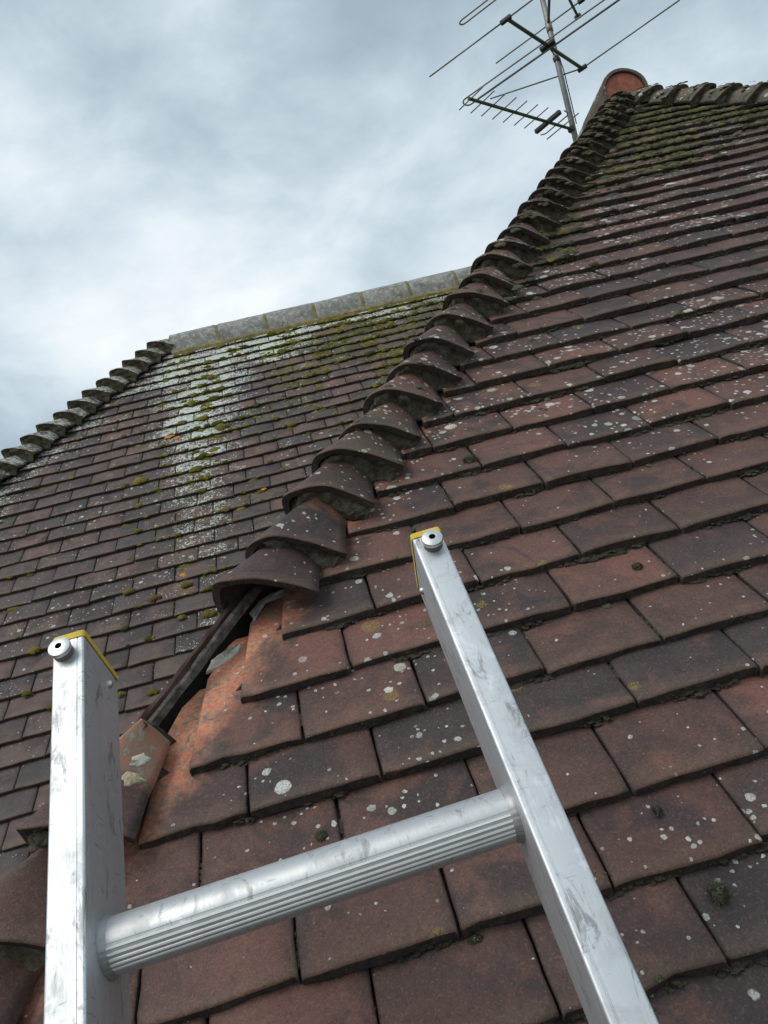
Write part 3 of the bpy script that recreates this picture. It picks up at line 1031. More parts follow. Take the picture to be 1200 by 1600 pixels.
hdir = np.array([1, 1, 1]) / math.sqrt(3)
hright = np.array([1, -1, 0]) * S


def hip_pt(v, off_r=0.0, off_m=0.0):
    return np.array([S * v + HX, S * v, S * v]) + hright * off_r + MH * off_m


prism_along('hip_rafter', hip_pt(EV, -0.01, -0.06), hip_pt(3.45, -0.01, -0.06), hright, MH, 0.030, 0.12, M_WOOD, wing, wi, 150, 1, 0.0025)
prism_along('gap_shade_filler', hip_pt(0.28, -0.070, 0.010), hip_pt(0.70, -0.070, 0.010), hright, MH, 0.030, 0.12, M_FELT_VOID, wing, wi, 40, 3, 0.003)  # near-black prism added to stand for the shaded void below the board
prism_along('hip_board', hip_pt(0.36, -0.026, 0.026), hip_pt(0.70, -0.022, 0.022), hright, MH, 0.0075, 0.014, M_WOOD, wing, wi, 60, 1, 0.003)
prism_along('side_tile_edges', hip_pt(0.30, -0.042, 0.032), hip_pt(0.70, -0.038, 0.029), hright, MH, 0.009, 0.014, simple_mat('red_brown_tile_edge', (0.045, 0.025, 0.02), (0.085, 0.045, 0.035), 40, 0.95, 0.6), wing, wi, 60, 4, 0.004)  # added strip standing in for the tile edges of the side slope

# ------------------------------------------------------------------ mortar left on the uncovered tiles
def R_world(u, v, n):
    return np.array([u, S * v - S * n, S * v + S * n])


def pix_on(px, n, z_off=0.0):
    """point of the near slope seen at a picture position, lifted n above it"""
    d = cw @ np.array([(px[0] - 600) / 1200, (px[1] - 800) / 1200, 1.0])
    nn = np.array(NR)
    k = (n - CAM @ nn) / (d @ nn)
    return CAM + d * k


def surface_at(px, n0):
    dg = bpy.context.evaluated_depsgraph_get()
    d = cw @ np.array([(px[0] - 600) / 1200, (px[1] - 800) / 1200, 1.0])
    ok, loc, nrm, idx, ob, mx = scene.ray_cast(dg, Vector(CAM), Vector(d).normalized())
    fall = pix_on(px, n0)
    if ok and ob.name.startswith('roof_tile') and np.linalg.norm(np.array(loc) - fall) < 0.05:
        return np.array(loc)
    return fall


def patch(name, outline, n0, h, mat, parent, inv, seed, mid=None):
    pts = [surface_at(p, n0) if n0 else pix_on(p, n0) for p in outline]
    dense = []
    for i in range(len(pts)):
        a, b_ = pts[i], pts[(i + 1) % len(pts)]
        for k in range(4):
            q = a + (b_ - a) * k / 4
            dense.append(q + np.array([mnoise.noise(Vector(q * 140)), mnoise.noise(Vector(q * 140 + 5)), 0]) * 0.0035)
    c = np.mean(dense, axis=0)
    N = np.array(NR); V = [q - N * 0.003 for q in dense]
    for s_, hh in ((0.97, h * 0.6), (0.8, h), (0.45, h)):
        for q in dense:
            p = c + (q - c) * s_
            V.append(p + N * (hh * (0.75 + 0.6 * mnoise.noise(Vector(p * 120)))))
    V.append(c + N * h)
    n = len(dense); F = []
    for j in range(3):
        for i in range(n):
            F.append((j * n + i, j * n + (i + 1) % n, (j + 1) * n + (i + 1) % n, (j + 1) * n + i))
    for i in range(n):
        F.append((3 * n + i, 3 * n + (i + 1) % n, 4 * n))
    return link(name, orient(mesh_from(name, V, F, smooth=True, mats=[mat])), parent, None, inv)


patch('mortar_patch', [(398, 972), (390, 958), (402, 940), (425, 925), (446, 920), (440, 934), (414, 944), (404, 958)], -0.027, 0.0016, M_MORTAR_CLEAN, wing, wi, 1)
patch('mortar_patch', [(322, 1052), (330, 1032), (352, 1016), (378, 1003), (376, 1018), (358, 1032), (340, 1044)], -0.029, 0.0016, M_MORTAR_CLEAN, wing, wi, 2)

lone_grid = []
for a in np.linspace(-0.6, 1.0, 90):
    for b in np.linspace(0.0, 1.0, 70):
        P = LP0 + bonnet_point(a, b, **LONE); x_, y_, _ = project(P); lone_grid.append((x_, y_, *P))
lone_grid = np.array(lone_grid)


def on_lone(px):
    d2 = (lone_grid[:, 0] - px[0]) ** 2 + (lone_grid[:, 1] - px[1]) ** 2
    return lone_grid[np.argmin(d2), 2:]


def lone_patch(outline, h, mat):
    global pix_on
    keep = pix_on
    pix_on = lambda p, n: on_lone(p)
    o = patch('mortar_patch', outline, 0, h, mat, wing, wi, 5)
    pix_on = keep
    return o


lone_patch([(204, 1196), (208, 1184), (226, 1177), (234, 1184), (228, 1190), (214, 1198)], 0.0012, simple_mat('cream_mortar_flake', (0.50, 0.46, 0.36), (0.66, 0.62, 0.51), 80, 1.0, 0.5))
lone_patch([(192, 1214), (200, 1206), (214, 1210), (230, 1219), (216, 1224), (202, 1229), (193, 1228)], 0.0022, M_MORTAR_BUFF)

# ------------------------------------------------------------------ ridges
def half_round(name, c0, c1, rad, thick, parent, inv, mat, seed, skirt=0.02, flat=0.0):
    c0, c1 = np.array(c0, float), np.array(c1, float)
    ax = (c1 - c0) / np.linalg.norm(c1 - c0); up = np.array([0, 0, 1.0]); rt = np.cross(ax, up)
    prof = []
    for rr in (rad, rad - thick):
        row = [(-rr, -skirt)] + [(rr * math.cos(t), rr * math.sin(t)) for t in np.linspace(math.pi, 0, 17)] + [(rr, -skirt)]
        prof.append(row)
    n = len(prof[0]); L_ = np.linalg.norm(c1 - c0)
    V, F = [], []
    ss = [0, 0.006, L_ * 0.33, L_ * 0.66, L_ - 0.006, L_]
    for j, s_ in enumerate(ss):
        for q, row in enumerate(prof):
            for (x, y) in row:
                k = 0.985 if (j in (0, len(ss) - 1) and q == 0) else 1.0
                p = c0 + ax * s_ + rt * x * k + up * y * k
                nz = mnoise.noise(Vector(p * 9 + seed)) * 0.003
                V.append(p + rt * nz + up * nz)
    m_ = 2 * n
    for j in range(len(ss) - 1):
        for i in range(n - 1):
            a = j * m_ + i; F.append((a, a + 1, a + 1 + m_, a + m_))
            a = j * m_ + n + i; F.append((a, a + m_, a + 1 + m_, a + 1))
        F.append((j * m_, j * m_ + m_, j * m_ + m_ + n, j * m_ + n)); F.append((j * m_ + n - 1, j * m_ + 2 * n - 1, j * m_ + 2 * n - 1 + m_, j * m_ + n - 1 + m_))
    for j in (0, len(ss) - 1):
        for i in range(n - 1):
            F.append((j * m_ + i, j * m_ + i + 1, j * m_ + n + i + 1, j * m_ + n + i))
    me = orient(mesh_from(name, V, F, smooth=True, mats=[mat]))
    me.set_sharp_from_angle(angle=math.radians(40))
    return link(name, me, parent, None, inv)


# wing ridge, running away from the viewer, closed by a red end
rz0 = AY + 0.045
y = AY - 0.035
k = 0
while y < RY - 0.05:
    half_round('ridge_tile', (AX, y, rz0 + br.uniform(-0.003, 0.003)), (AX, min(y + 0.31, RY + 0.1), rz0 + br.uniform(-0.003, 0.003)), 0.116, 0.016, wing, wi, M_RIDGE_END if k == 0 else M_RIDGE, k, 0.06)
    y += 0.318; k += 1
V, F = [], []
for yy, sc in ((AY - 0.018, 0.93), (AY - 0.024, 0.90), (AY + 0.06, 0.93)):
    for t in np.linspace(math.pi, 0, 17):
        V.append((AX + 0.105 * sc * math.cos(t), yy, rz0 + 0.105 * sc * math.sin(t)))
    V.append((AX + 0.105 * sc, yy, rz0 - 0.055)); V.append((AX - 0.105 * sc, yy, rz0 - 0.055))
for i in range(19):
    j = (i + 1) % 19
    F.append((i, j, 19 + j, 19 + i)); F.append((i, 38 + i, 38 + j, j))
F.append(tuple(range(19, 38)))
link('ridge_end_cap', orient(mesh_from('ridge_end_cap', V, F, mats=[M_REDCLAY])), wing, None, wi)['label'] = 'red round end of the ridge'

# main ridge, grey
x = RX
kk = 0
while x < AX + 3.8:
    L_ = 0.294
    t_ = half_round('ridge_tile', (x, RY, RZ - 0.050 + br.uniform(-0.003, 0.003)), (x + L_, RY, RZ - 0.050 + br.uniform(-0.003, 0.003)), 0.112, 0.016, main, mi_, M_RIDGE, 20 + kk, 0.055)
    j_ = half_round('mortar_joint', (x + L_ + 0.0005, RY, RZ - 0.052), (x + L_ + 0.0185, RY, RZ - 0.052), 0.113, 0.016, main, mi_, M_MORTAR_GOLD, 60 + kk, 0.055)
    x += L_ + 0.019; kk += 1
# bedding strip below ridge tiles
xs = np.arange(RX + 0.01, AX + 3.8, 0.03)
V, F = [], []
for i, xx in enumerate(xs):
    w_ = 0.006 * mnoise.noise(Vector((xx * 14, 0, 3)))
    for (dy, dz) in ((-0.104, -0.078), (-0.116 + w_, -0.088), (-0.125 + w_, -0.104), (-0.124 + w_, -0.135), (-0.09, -0.13)):
        V.append((xx, RY + dy, RZ + dz))
for i in range(len(xs) - 1):
    for q in range(5):
        a = i * 5 + q; b_ = i * 5 + (q + 1) % 5
        F.append((a, b_, b_ + 5, a + 5))
F.append((0, 1, 2, 3, 4)); F.append(tuple((len(xs) - 1) * 5 + q for q in range(5)))
link('mortar_bed', orient(mesh_from('mortar_bed', V, F, smooth=False, mats=[M_MORTAR_GOLD])), main, None, mi_)

# ------------------------------------------------------------------ moss
def moss_template(seed, sub=2, squash=0.62):
    bm = bmesh.new(); bmesh.ops.create_icosphere(bm, subdivisions=sub, radius=1.0)
    bmesh.ops.delete(bm, geom=[v for v in bm.verts if v.co.z < -0.35], context='VERTS')
    r = random.Random(seed)
    for v in bm.verts:
        k = 1 + 0.30 * mnoise.noise(v.co * 1.7 + Vector((seed, 0, 0))) + r.uniform(-0.13, 0.13)
        v.co = v.co * k; v.co.z *= squash
    V = np.array([v.co[:] for v in bm.verts]); F = np.array([[v.index for v in f.verts] for f in bm.faces])
    bm.free()
    return V, F


TEMP = [moss_template(i, 2, 0.55 + 0.12 * (i % 3)) for i in range(6)]
TEMP_S = [moss_template(20 + i, 1, 0.6) for i in range(4)]


def build_moss(name, items, mat, label, cat, parent=None):
    """items: (pos, N, U, rx, ry, rz)"""
    VV, FF, n = [], [], 0
    for (P, N, U, rx, ry, rz) in items:
        big = max(rx, ry) > 0.008
        V, F = rng.choice(TEMP if big else TEMP_S)
        N = np.asarray(N, float); U = np.asarray(U, float); W = np.cross(N, U)
        an = rng.uniform(0, 6.28); ca, sa = math.cos(an), math.sin(an)
        x = V[:, 0] * ca - V[:, 1] * sa; y_ = V[:, 0] * sa + V[:, 1] * ca
        VV.append(np.asarray(P) + np.outer(x * rx, U) + np.outer(y_ * ry, W) + np.outer(V[:, 2] * rz, N))
        FF.append(F + n); n += len(V)
    VV = np.concatenate(VV); FF = np.concatenate(FF)
    me = bpy.data.meshes.new(name)
    me.vertices.add(len(VV)); me.vertices.foreach_set('co', VV.astype(np.float32).ravel())
    me.loops.add(FF.size); me.loops.foreach_set('vertex_index', FF.astype(np.int32).ravel())
    me.polygons.add(len(FF)); me.polygons.foreach_set('loop_start', np.arange(0, FF.size, 3, dtype=np.int32))
    me.update(calc_edges=True); me.validate()
    me.polygons.foreach_set('use_smooth', np.ones(len(me.polygons), dtype=bool))
    o = link(name, me, parent, mat); o['kind'] = 'stuff'
    o['label'] = label; o['category'] = cat
    return o


UX = np.array([1.0, 0, 0])


def surf_R(u, v):
    """point on the tiled near slope (top of the tile exposed at v)"""
    ks = [k for k in vR if vR[k] <= v]
    k = max(ks, key=lambda q: vR[q]) if ks else -15
    return R_world(u, v, -0.0170 * (v - vR[k]) / 0.1)


def surf_L(u, v):
    k = math.floor(v / 0.1)
    n = -0.0170 * (v - 0.1 * k) / 0.1
    return LO + np.array([u, S * v - S * n, S * v + S * n])


grey, green = [], []
NRv = np.array(NR)
# near slope: sparse grey cushions everywhere, dense towards the top and beside the hip
def add_R(lst, u, v, r_, sq=(0.8, 1.2)):
    P = surf_R(u, v)
    lst.append((P - NRv * r_ * 0.1, NRv, UX, r_ * rng.uniform(*sq), r_ * rng.uniform(0.7, 1.0), r_ * rng.uniform(0.75, 1.1)))


def edge_v(v):
    k = min(vR, key=lambda q: abs(vR[q] - v)); return vR[k]


for _ in range(900):
    v = rng.uniform(-0.1, 3.45); u = rng.uniform(hip_u(v) + 0.12, min(hip_u(v) + 3.0, 2.4 + 0.25 * v))
    p_ = 0.06 + 0.30 * max(0, (v - 0.9)) / 2.0 + (0.45 if u - hip_u(v) < 0.35 and v > 0.7 else 0)
    if rng.random() > p_:
        continue
    c = rng.choice([1, 1, 1, 2, 2, 3])
    for q in range(c):
        add_R(grey, u + rng.uniform(-0.025, 0.025), max(v, 0) + rng.uniform(-0.012, 0.012), rng.uniform(0.0035, 0.0085) * (0.85 if v < 0.6 else 1.0))
# cushions lodged along the lower edges
for k in range(0, 35):
    v = vR[k]
    for _ in range(10 + int(8 * max(0, v - 0.8))):
        u = rng.uniform(hip_u(v) + 0.12, min(hip_u(v) + 3.0, 2.6 + 0.2 * v))
        if rng.random() < 0.30 + 0.18 * max(0, v - 1.0):
            add_R(grey, u, v - rng.uniform(0.002, 0.012), rng.uniform(0.003, 0.008))
            if v > 1.3 and rng.random() < 0.4:
                for q in range(rng.randrange(2, 5)):
                    add_R(grey, u + q * 0.013, v + rng.uniform(-0.012, 0.025), rng.uniform(0.004, 0.009))
# mossy top under the apex and along the upper hips
for _ in range(9000):
    v = rng.uniform(1.55, 3.5); d = abs(rng.gauss(0, 0.30)) + 0.10
    side_ = rng.random()
    if side_ < 0.55:
        u = hip_u(v) + d * (0.55 if v < 2.4 else 1.0)
    else:
        v = rng.uniform(2.55, 3.5); u = AX + (AY / S - v) * S - d * 1.4
    if u < hip_u(v) + 0.07 or u > AX + (AY / S - v) * S - 0.05:
        continue
    if rng.random() > 0.12 + 0.75 * max(0, (v - 1.6) / 1.9) ** 1.3:
        continue
    if rng.random() < 0.7:
        v = edge_v(v) + rng.uniform(-0.012, 0.02)
    cl_ = mnoise.noise(Vector((u * 3.1, v * 3.1, 0.5)))
    if cl_ < -0.12 - 0.25 * max(0, v - 2.9) and rng.random() < 0.85:
        continue
    add_R(green if rng.random() < 0.36 + 0.6 * cl_ else grey, u, v, rng.uniform(0.005, 0.015), (0.9, 2.2))
# on top of the upper bonnets
for v in v_list:
    if v < 1.0:
        continue
    for _ in range(int(2 + 4 * (v - 0.9))):
        a = rng.uniform(0.15, 0.95); b_ = rng.uniform(0.0, 0.30)
        P = hip_pt(v) + bonnet_point(a, b_)
        q = rng.uniform(0.004, 0.010)
        (green if rng.random() < 0.3 else grey).append((P, MH, UX, q * 1.2, q, q * 0.9))
    if v > 1.4:
        for _ in range(int(3 * (v - 1.2))):
            P = hip_pt(v) + bonnet_point(rng.uniform(0.3, 1.1), -0.03)
            q = rng.uniform(0.007, 0.014)
            grey.append((P - NRv * 0.012, NRv, UX, q * 1.4, q, q))
for k in range(0, 12):
    v = 3.40 - 0.1 * k
    for _ in range(9):
        a = rng.uniform(0.0, 1.0); b_ = rng.uniform(0.0, 0.35); P = bonnet_point(a, b_) * np.array([-1, 1, 1]) + np.array([AX + AY - S * v, S * v, S * v])
        q = rng.uniform(0.005, 0.012); (green if rng.random() < 0.4 else grey).append((P, MH * np.array([-1, 1, 1]), UX, q * 1.4, q, q * 0.8))
build_moss('grey_moss', grey, M_MOSS_GREY, 'grey cushion moss dotted over the near slope and its hip tiles', 'moss')

# far slope: yellow-green moss along the courses
def add_L(lst, u, v, r_, sq=(0.9, 1.6)):
    P = surf_L(u, v)
    lst.append((P - NRv * r_ * 0.1, NRv, UX, r_ * rng.uniform(*sq), r_ * rng.uniform(0.7, 1.0), r_ * rng.uniform(0.6, 1.0)))


far_moss = []
for _ in range(34000):
    v = rng.uniform(-0.7, 2.12); u = rng.uniform(hipL(v) + 0.1, hipL(v) + 2.5)
    c1 = 0.66
    b1 = math.exp(-((u - c1) / (0.16 + 0.10 * max(v, 0))) ** 2) * (0.55 if v > 0.1 else 0.18)
    top = max(0, min(1, (v - 1.05) / 0.8)) * max(0, min(1, (u - 0.45) / 0.5)) * 0.75
    rightw = 0.55 * max(0, min(1, (u - 0.9) / 0.6)) * max(0, min(1, (v - 0.3) / 0.8))
    cl_ = 0.6 + 1.3 * mnoise.noise(Vector((u * 4.2, v * 4.2, 9.5)))
    if rng.random() > (0.014 + b1 * 0.95 + top * 0.9 + rightw * 0.9) * max(0, cl_):
        continue
    if rng.random() < 0.8:
        v = 0.1 * round(v / 0.1) + rng.uniform(-0.014, 0.006)
    big = rng.random()
    r_ = rng.uniform(0.005, 0.012) if big < 0.88 else rng.uniform(0.012, 0.025)
    add_L(far_moss, u, v, r_)
# fine moss threads in the course shadows
for k in range(-6, 22):
    for _ in range(60):
        v = 0.1 * k; u = rng.uniform(hipL(v) + 0.1, hipL(v) + 2.4)
        if mnoise.noise(Vector((u * 3, v * 3, 4.0))) + 0.25 * v < 0.15:
            continue
        add_L(far_moss, u, v - 0.008, rng.uniform(0.004, 0.009), (1.0, 3.0))
# single clumps seen on the lower far slope
for (px, py, r_) in ((240, 936, 0.022), (218, 752, 0.03), (345, 668, 0.03), (330, 590, 0.028), (215, 830, 0.016), (200, 925, 0.02), (290, 915, 0.02), (283, 965, 0.014), (325, 960, 0.024), (232, 998, 0.016), (40, 1085, 0.015), (237, 1082, 0.018), (188, 1085, 0.012), (52, 1017, 0.02)):
    d = cw @ np.array([(px - 600) / 1200, (py - 800) / 1200, 1.0]); kk_ = ((LO - CAM) @ NRv) / (d @ NRv)
    P = CAM + d * kk_
    far_moss.append((P, NRv, UX, r_, r_ * 0.8, r_ * 0.9)); far_moss.append((P + UX * r_ * 0.8, NRv, UX, r_ * 0.7, r_ * 0.6, r_ * 0.6))
build_moss('green_moss', far_moss, M_MOSS_GREEN, 'yellow-green moss growing along the courses of the far slope', 'moss')
M_MOSS_OLIVE = moss_material('olive_moss', [(0.0, (0.05, 0.048, 0.024)), (0.4, (0.10, 0.095, 0.042)), (0.75, (0.16, 0.145, 0.06)), (1.0, (0.24, 0.20, 0.06))], ((0.34, 0.33, 0.24), 0.5))
build_moss('apex_moss', green, M_MOSS_OLIVE, 'olive moss crowding the top of the near slope below the red ridge end', 'moss')

M_ORANGE = plain('orange_lichen', (0.55, 0.24, 0.025), 0.95, 0.0, 0.4, 200.0)
orange = []
for (px, py, r_) in ((285, 897, 0.011), (288, 899, 0.008), (412, 763, 0.010), (262, 682, 0.016), (277, 683, 0.014), (268, 680, 0.012), (505, 533, 0.009), (560, 566, 0.008)):
    d = cw @ np.array([(px - 600) / 1200, (py - 800) / 1200, 1.0]); P = CAM + d * (((LO - CAM) @ NRv) / (d @ NRv))
    orange.append((P - NRv * 0.004, NRv, UX, r_ * 1.3, r_, r_ * 0.4))
build_moss('orange_lichen', orange, M_ORANGE, 'small orange lichen spots on the far slope', 'lichen')

# dark crumbly moss packed under tile edges and in the joints
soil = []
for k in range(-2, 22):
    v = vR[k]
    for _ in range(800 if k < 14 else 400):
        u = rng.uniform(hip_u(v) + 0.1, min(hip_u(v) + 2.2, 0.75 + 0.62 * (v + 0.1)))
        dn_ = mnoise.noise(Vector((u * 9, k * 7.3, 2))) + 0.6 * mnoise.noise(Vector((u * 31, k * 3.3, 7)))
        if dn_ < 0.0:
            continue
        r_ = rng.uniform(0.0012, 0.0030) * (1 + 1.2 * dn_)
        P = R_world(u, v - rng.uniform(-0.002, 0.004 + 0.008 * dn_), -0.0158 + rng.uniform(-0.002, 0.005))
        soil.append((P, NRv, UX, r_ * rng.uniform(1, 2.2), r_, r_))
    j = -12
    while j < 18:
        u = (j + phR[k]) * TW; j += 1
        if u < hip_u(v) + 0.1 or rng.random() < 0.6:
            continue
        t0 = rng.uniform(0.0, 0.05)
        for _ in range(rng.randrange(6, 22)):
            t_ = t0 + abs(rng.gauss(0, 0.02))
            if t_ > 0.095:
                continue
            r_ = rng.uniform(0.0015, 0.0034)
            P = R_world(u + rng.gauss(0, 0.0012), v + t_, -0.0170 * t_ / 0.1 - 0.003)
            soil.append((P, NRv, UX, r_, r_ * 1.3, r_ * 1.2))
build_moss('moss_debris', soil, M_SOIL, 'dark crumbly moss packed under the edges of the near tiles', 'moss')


# larger cushions one can pick out: thing = round cushion with fine hair tips
def cushion(px, r_, label):
    P = pix_on(px, -0.006)
    V, F = moss_template(int(px[0]), 3, 0.7)
    V = V * r_ * 0.8
    root = P
    bm_v = [root + UX * q[0] + np.cross(NRv, UX) * q[1] + NRv * q[2] for q in V]
    o = link('moss_cushion', mesh_from('moss_cushion', bm_v, F.tolist(), smooth=True, mats=[M_MOSS_GREY]))
    o['label'] = label; o['category'] = 'moss'; o['group'] = 'large moss cushions on the near slope'
    HV, HF = [], []
    r = random.Random(int(px[1]))
    for i in range(420):
        z = r.uniform(0.02, 1); an = r.uniform(0, 6.283); q = math.sqrt(max(0, 1 - z * z))
        dr = UX * (q * math.cos(an)) + np.cross(NRv, UX) * (q * math.sin(an)) + NRv * (z * 0.75)
        b0 = root + dr * r_ * 0.72; tip = root + dr * r_ * r.uniform(1.0, 1.3) + np.array([r.gauss(0, 1), r.gauss(0, 1), r.gauss(0, 1)]) * r_ * 0.10
        sd = np.cross(dr, (0.3, 0.5, 0.8)); sd /= np.linalg.norm(sd) + 1e-9
        sd = sd * r_ * 0.035; n = len(HV)
        HV += [b0 - sd, b0 + sd, tip]; HF.append((n, n + 1, n + 2))
    h = link('hair_tips', mesh_from('hair_tips', HV, HF, mats=[M_MOSS_TIP]), o)
    h['kind'] = 'stuff'
    return o


M_MOSS_TIP = moss_material('pale_moss_hair', [(0, (0.10, 0.10, 0.055)), (1, (0.22, 0.21, 0.14))], ((0.45, 0.44, 0.38), 0.7))
cushion((1122, 1396), 0.0115, 'dark round moss cushion on the tile at right of the right ladder stile')
cushion((502, 1306), 0.0075, 'small round moss cushion just above the ladder rung')
cushion((735, 721), 0.0145, 'olive moss cushion on a tile edge above the right ladder stile')
cushion((1027, 1267), 0.0065, 'grey-green moss cushion on a tile in the middle of the right side')
cushion((996, 886), 0.0085, 'dark moss cushion on a reddish tile right of the right stile top')

# ------------------------------------------------------------------ ladder
LE = np.array([0.999453, 0.009187, 0.031769]); LD = np.array([-0.031452, 0.560903, 0.827284]); LN = np.array([-0.010219, -0.827831, 0.560885])
LE /= np.linalg.norm(LE); LD -= LE * (LD @ LE); LD /= np.linalg.norm(LD); LN = np.cross(LE, LD) * (1 if np.cross(LE, LD) @ LN > 0 else -1)
LOG = CAM + LN * -0.56


def LP(e, d, n):
    return LOG + LE * e + LD * d + LN * n


STILE_L, STILE_R = (-0.2538, -0.2255), (0.0897, 0.1182)
TOP, DEP = 0.472, 0.084
BOT = (GZ + 0.02 - LOG[2]) / LD[2]
foot = LP(-0.07, BOT, -0.04)
ladder = thing('ladder', tuple(foot), 'scuffed aluminium ladder with yellow end caps leaning over the roof', 'ladder')
lmx = frame_matrix(LOG, LE, LD, LN)
linv = Matrix.Translation(-Vector(foot))


def ladder_obj(name, me, parent, mat):
    """mesh given in ladder axes (x across, y along, z towards the viewer)"""
    o = link(name, me, parent, mat)
    if parent is ladder:
        o.matrix_parent_inverse = linv
        o.matrix_basis = lmx
    return o


def rounded_rect(w, h, r_, seg=5):
    pts = []
    for cx_, cy_, a0 in ((w / 2 - r_, h / 2 - r_, 0), (-w / 2 + r_, h / 2 - r_, 90), (-w / 2 + r_, -h / 2 + r_, 180), (w / 2 - r_, -h / 2 + r_, 270)):
        for k in range(seg + 1):
            a = math.radians(a0 + 90 * k / seg); pts.append((cx_ + r_ * math.cos(a), cy_ + r_ * math.sin(a)))
    return pts


def extrude_profile(prof, y0, y1, ny=2):
    n = len(prof); V, F = [], []
    for j in range(ny):
        yy = y0 + (y1 - y0) * j / (ny - 1)
        for (x, z) in prof:
            V.append((x, yy, z))
    for j in range(ny - 1):
        for i in range(n):
            a = j * n + i; b_ = j * n + (i + 1) % n
            F.append((a, b_, b_ + n, a + n))
    F.append(tuple(range(n))); F.append(tuple((ny - 1) * n + i for i in range(n)))
    return V, F


def ribbed_front(e0, e1):
    """stile section: rounded box with a shallow groove line on the front"""
    w = e1 - e0; c = (e0 + e1) / 2
    pts = rounded_rect(w, DEP, 0.0022, 5)
    out = []
    for i, (x, z) in enumerate(pts):
        out.append((x, z))
        if i == 5:     # end of first corner: top right -> along the front
            for gx in (0.30,):
                gxx = w * (gx - 0.0)
                out += [(gxx + 0.0007, DEP / 2), (gxx + 0.0004, DEP / 2 - 0.0006), (gxx - 0.0004, DEP / 2 - 0.0006), (gxx - 0.0007, DEP / 2)]
    return [(c + x, z - DEP / 2) for x, z in out]


for si, (e0, e1) in enumerate((STILE_L, STILE_R)):
    prof = ribbed_front(e0, e1)
    if si == 1:
        c = e0 + e1; prof = [(c - x, z) for x, z in prof][::-1]
    V, F = extrude_profile(prof, BOT, TOP - 0.003, 2)
    me = orient(mesh_from('stile', V, F, smooth=True)); me.set_sharp_from_angle(angle=math.radians(35))
    st = ladder_obj('stile', me, ladder, M_ALU)
    st['label'] = 'left ladder stile' if si == 0 else 'right ladder stile'
    # yellow cap: plate over the open end with a short skirt, slightly domed
    cp = [(x * 1.0, z) for x, z in [((e0 + e1) / 2 + q[0], q[1] - DEP / 2) for q in rounded_rect(e1 - e0 + 0.0016, DEP + 0.0016, 0.0034, 5)]]
    n = len(cp); V, F = [], []
    cxm = (e0 + e1) / 2; czm = -DEP / 2
    for (sc, yy) in ((1.0, TOP - 0.0065), (1.0, TOP - 0.0012), (0.975, TOP + 0.0008), (0.80, TOP + 0.0022), (0.3, TOP + 0.003)):
        for (x, z) in cp:
            V.append((cxm + (x - cxm) * sc, yy, czm + (z - czm) * sc))
    for j in range(4):
        for i in range(n):
            a = j * n + i; b_ = j * n + (i + 1) % n
            F.append((a, b_, b_ + n, a + n))
    F.append(tuple(4 * n + i for i in range(n)))
    me = orient(mesh_from('end_cap', V, F, smooth=True))
    cap = ladder_obj('end_cap', me, st, M_YELLOW); cap['label'] = 'yellow plastic end cap'
    # stop stud on the front face near the top
    ce = cxm + (-0.004 if si == 0 else 0.004); cd = TOP - 0.020
    if si == 0:
        ce = e0 + 0.0105
    else:
        ce = e0 + 0.0165
    prof2 = [(0.0, 0.0), (0.0092, 0.0), (0.0092, 0.0058), (0.0086, 0.0066), (0.0098, 0.0072), (0.0102, 0.0082), (0.0102, 0.0102), (0.0096, 0.0114), (0.0066, 0.0124), (0.0031, 0.0126), (0.0028, 0.0085), (0.0, 0.0085)]
    V, F, MI = [], [], []
    seg = 28
    for (rr, hh) in prof2:
        for k in range(seg):
            a = 2 * math.pi * k / seg; V.append((ce + rr * math.cos(a), cd + rr * math.sin(a), hh))
    for j in range(len(prof2) - 1):
        for k in range(seg):
            k2 = (k + 1) % seg
            F.append((j * seg + k, j * seg + k2, (j + 1) * seg + k2, (j + 1) * seg + k)); MI.append(1 if j in (1, 2, 3) else (2 if j >= 9 else 0))
    me = mesh_from('stop_stud', V, F, smooth=True, mats=[M_RIVET, M_BRONZE, M_BLACK], midx=MI)
    orient(me); me.set_sharp_from_angle(angle=math.radians(35))
    link('stop_stud', me, st)
    # round-headed screw on the inner side
    sx = e1 if si == 0 else e0; sg = 1 if si == 0 else -1
    V, F = [], []
    for (rr, hh) in ((0.0038, 0.0), (0.0038, 0.0012), (0.0030, 0.0026), (0.0015, 0.0034), (0.0004, 0.0036)):
        for k in range(16):
            a = 2 * math.pi * k / 16; V.append((sx + sg * hh, TOP - 0.024 + rr * math.cos(a), -0.060 + rr * math.sin(a)))
    for j in range(4):
        for k in range(16):
            k2 = (k + 1) % 16; F.append((j * 16 + k, j * 16 + k2, (j + 1) * 16 + k2, (j + 1) * 16 + k))
    F.append(tuple(64 + k for k in range(16)))
    link('screw', orient(mesh_from('screw', V, F, smooth=True, mats=[M_STEEL])), st)

# rung section: rounded, with five raised ribs on the lower front
RIBF = []


def rung_profile():
    pts = []
    R0 = 0.0212
    ribs = [math.radians(q) for q in (-20, -31, -42, -53, -64)]
    a = math.radians(180)
    N_ = 360
    for k in range(N_):
        t = -math.pi + 2 * math.pi * k / N_
        rr = R0 * (1 + 0.06 * math.cos(2 * t + 0.3)); RIBF.append(1 if any(abs(t - rb) < math.radians(2.5) for rb in ribs) else (2 if math.radians(-66) < t < math.radians(-18) else 0))
        for rb in ribs:
            dd = abs(t - rb)
            if dd < math.radians(2.5):
                rr += 0.0005
            elif math.radians(-73) < t < math.radians(-11):
                pass
        if math.radians(-72) < t < math.radians(-12):
            rr -= 0.0002
        pts.append((rr * math.sin(t), rr * math.cos(t)))     # (along d, along n)
    return pts


RP = rung_profile()


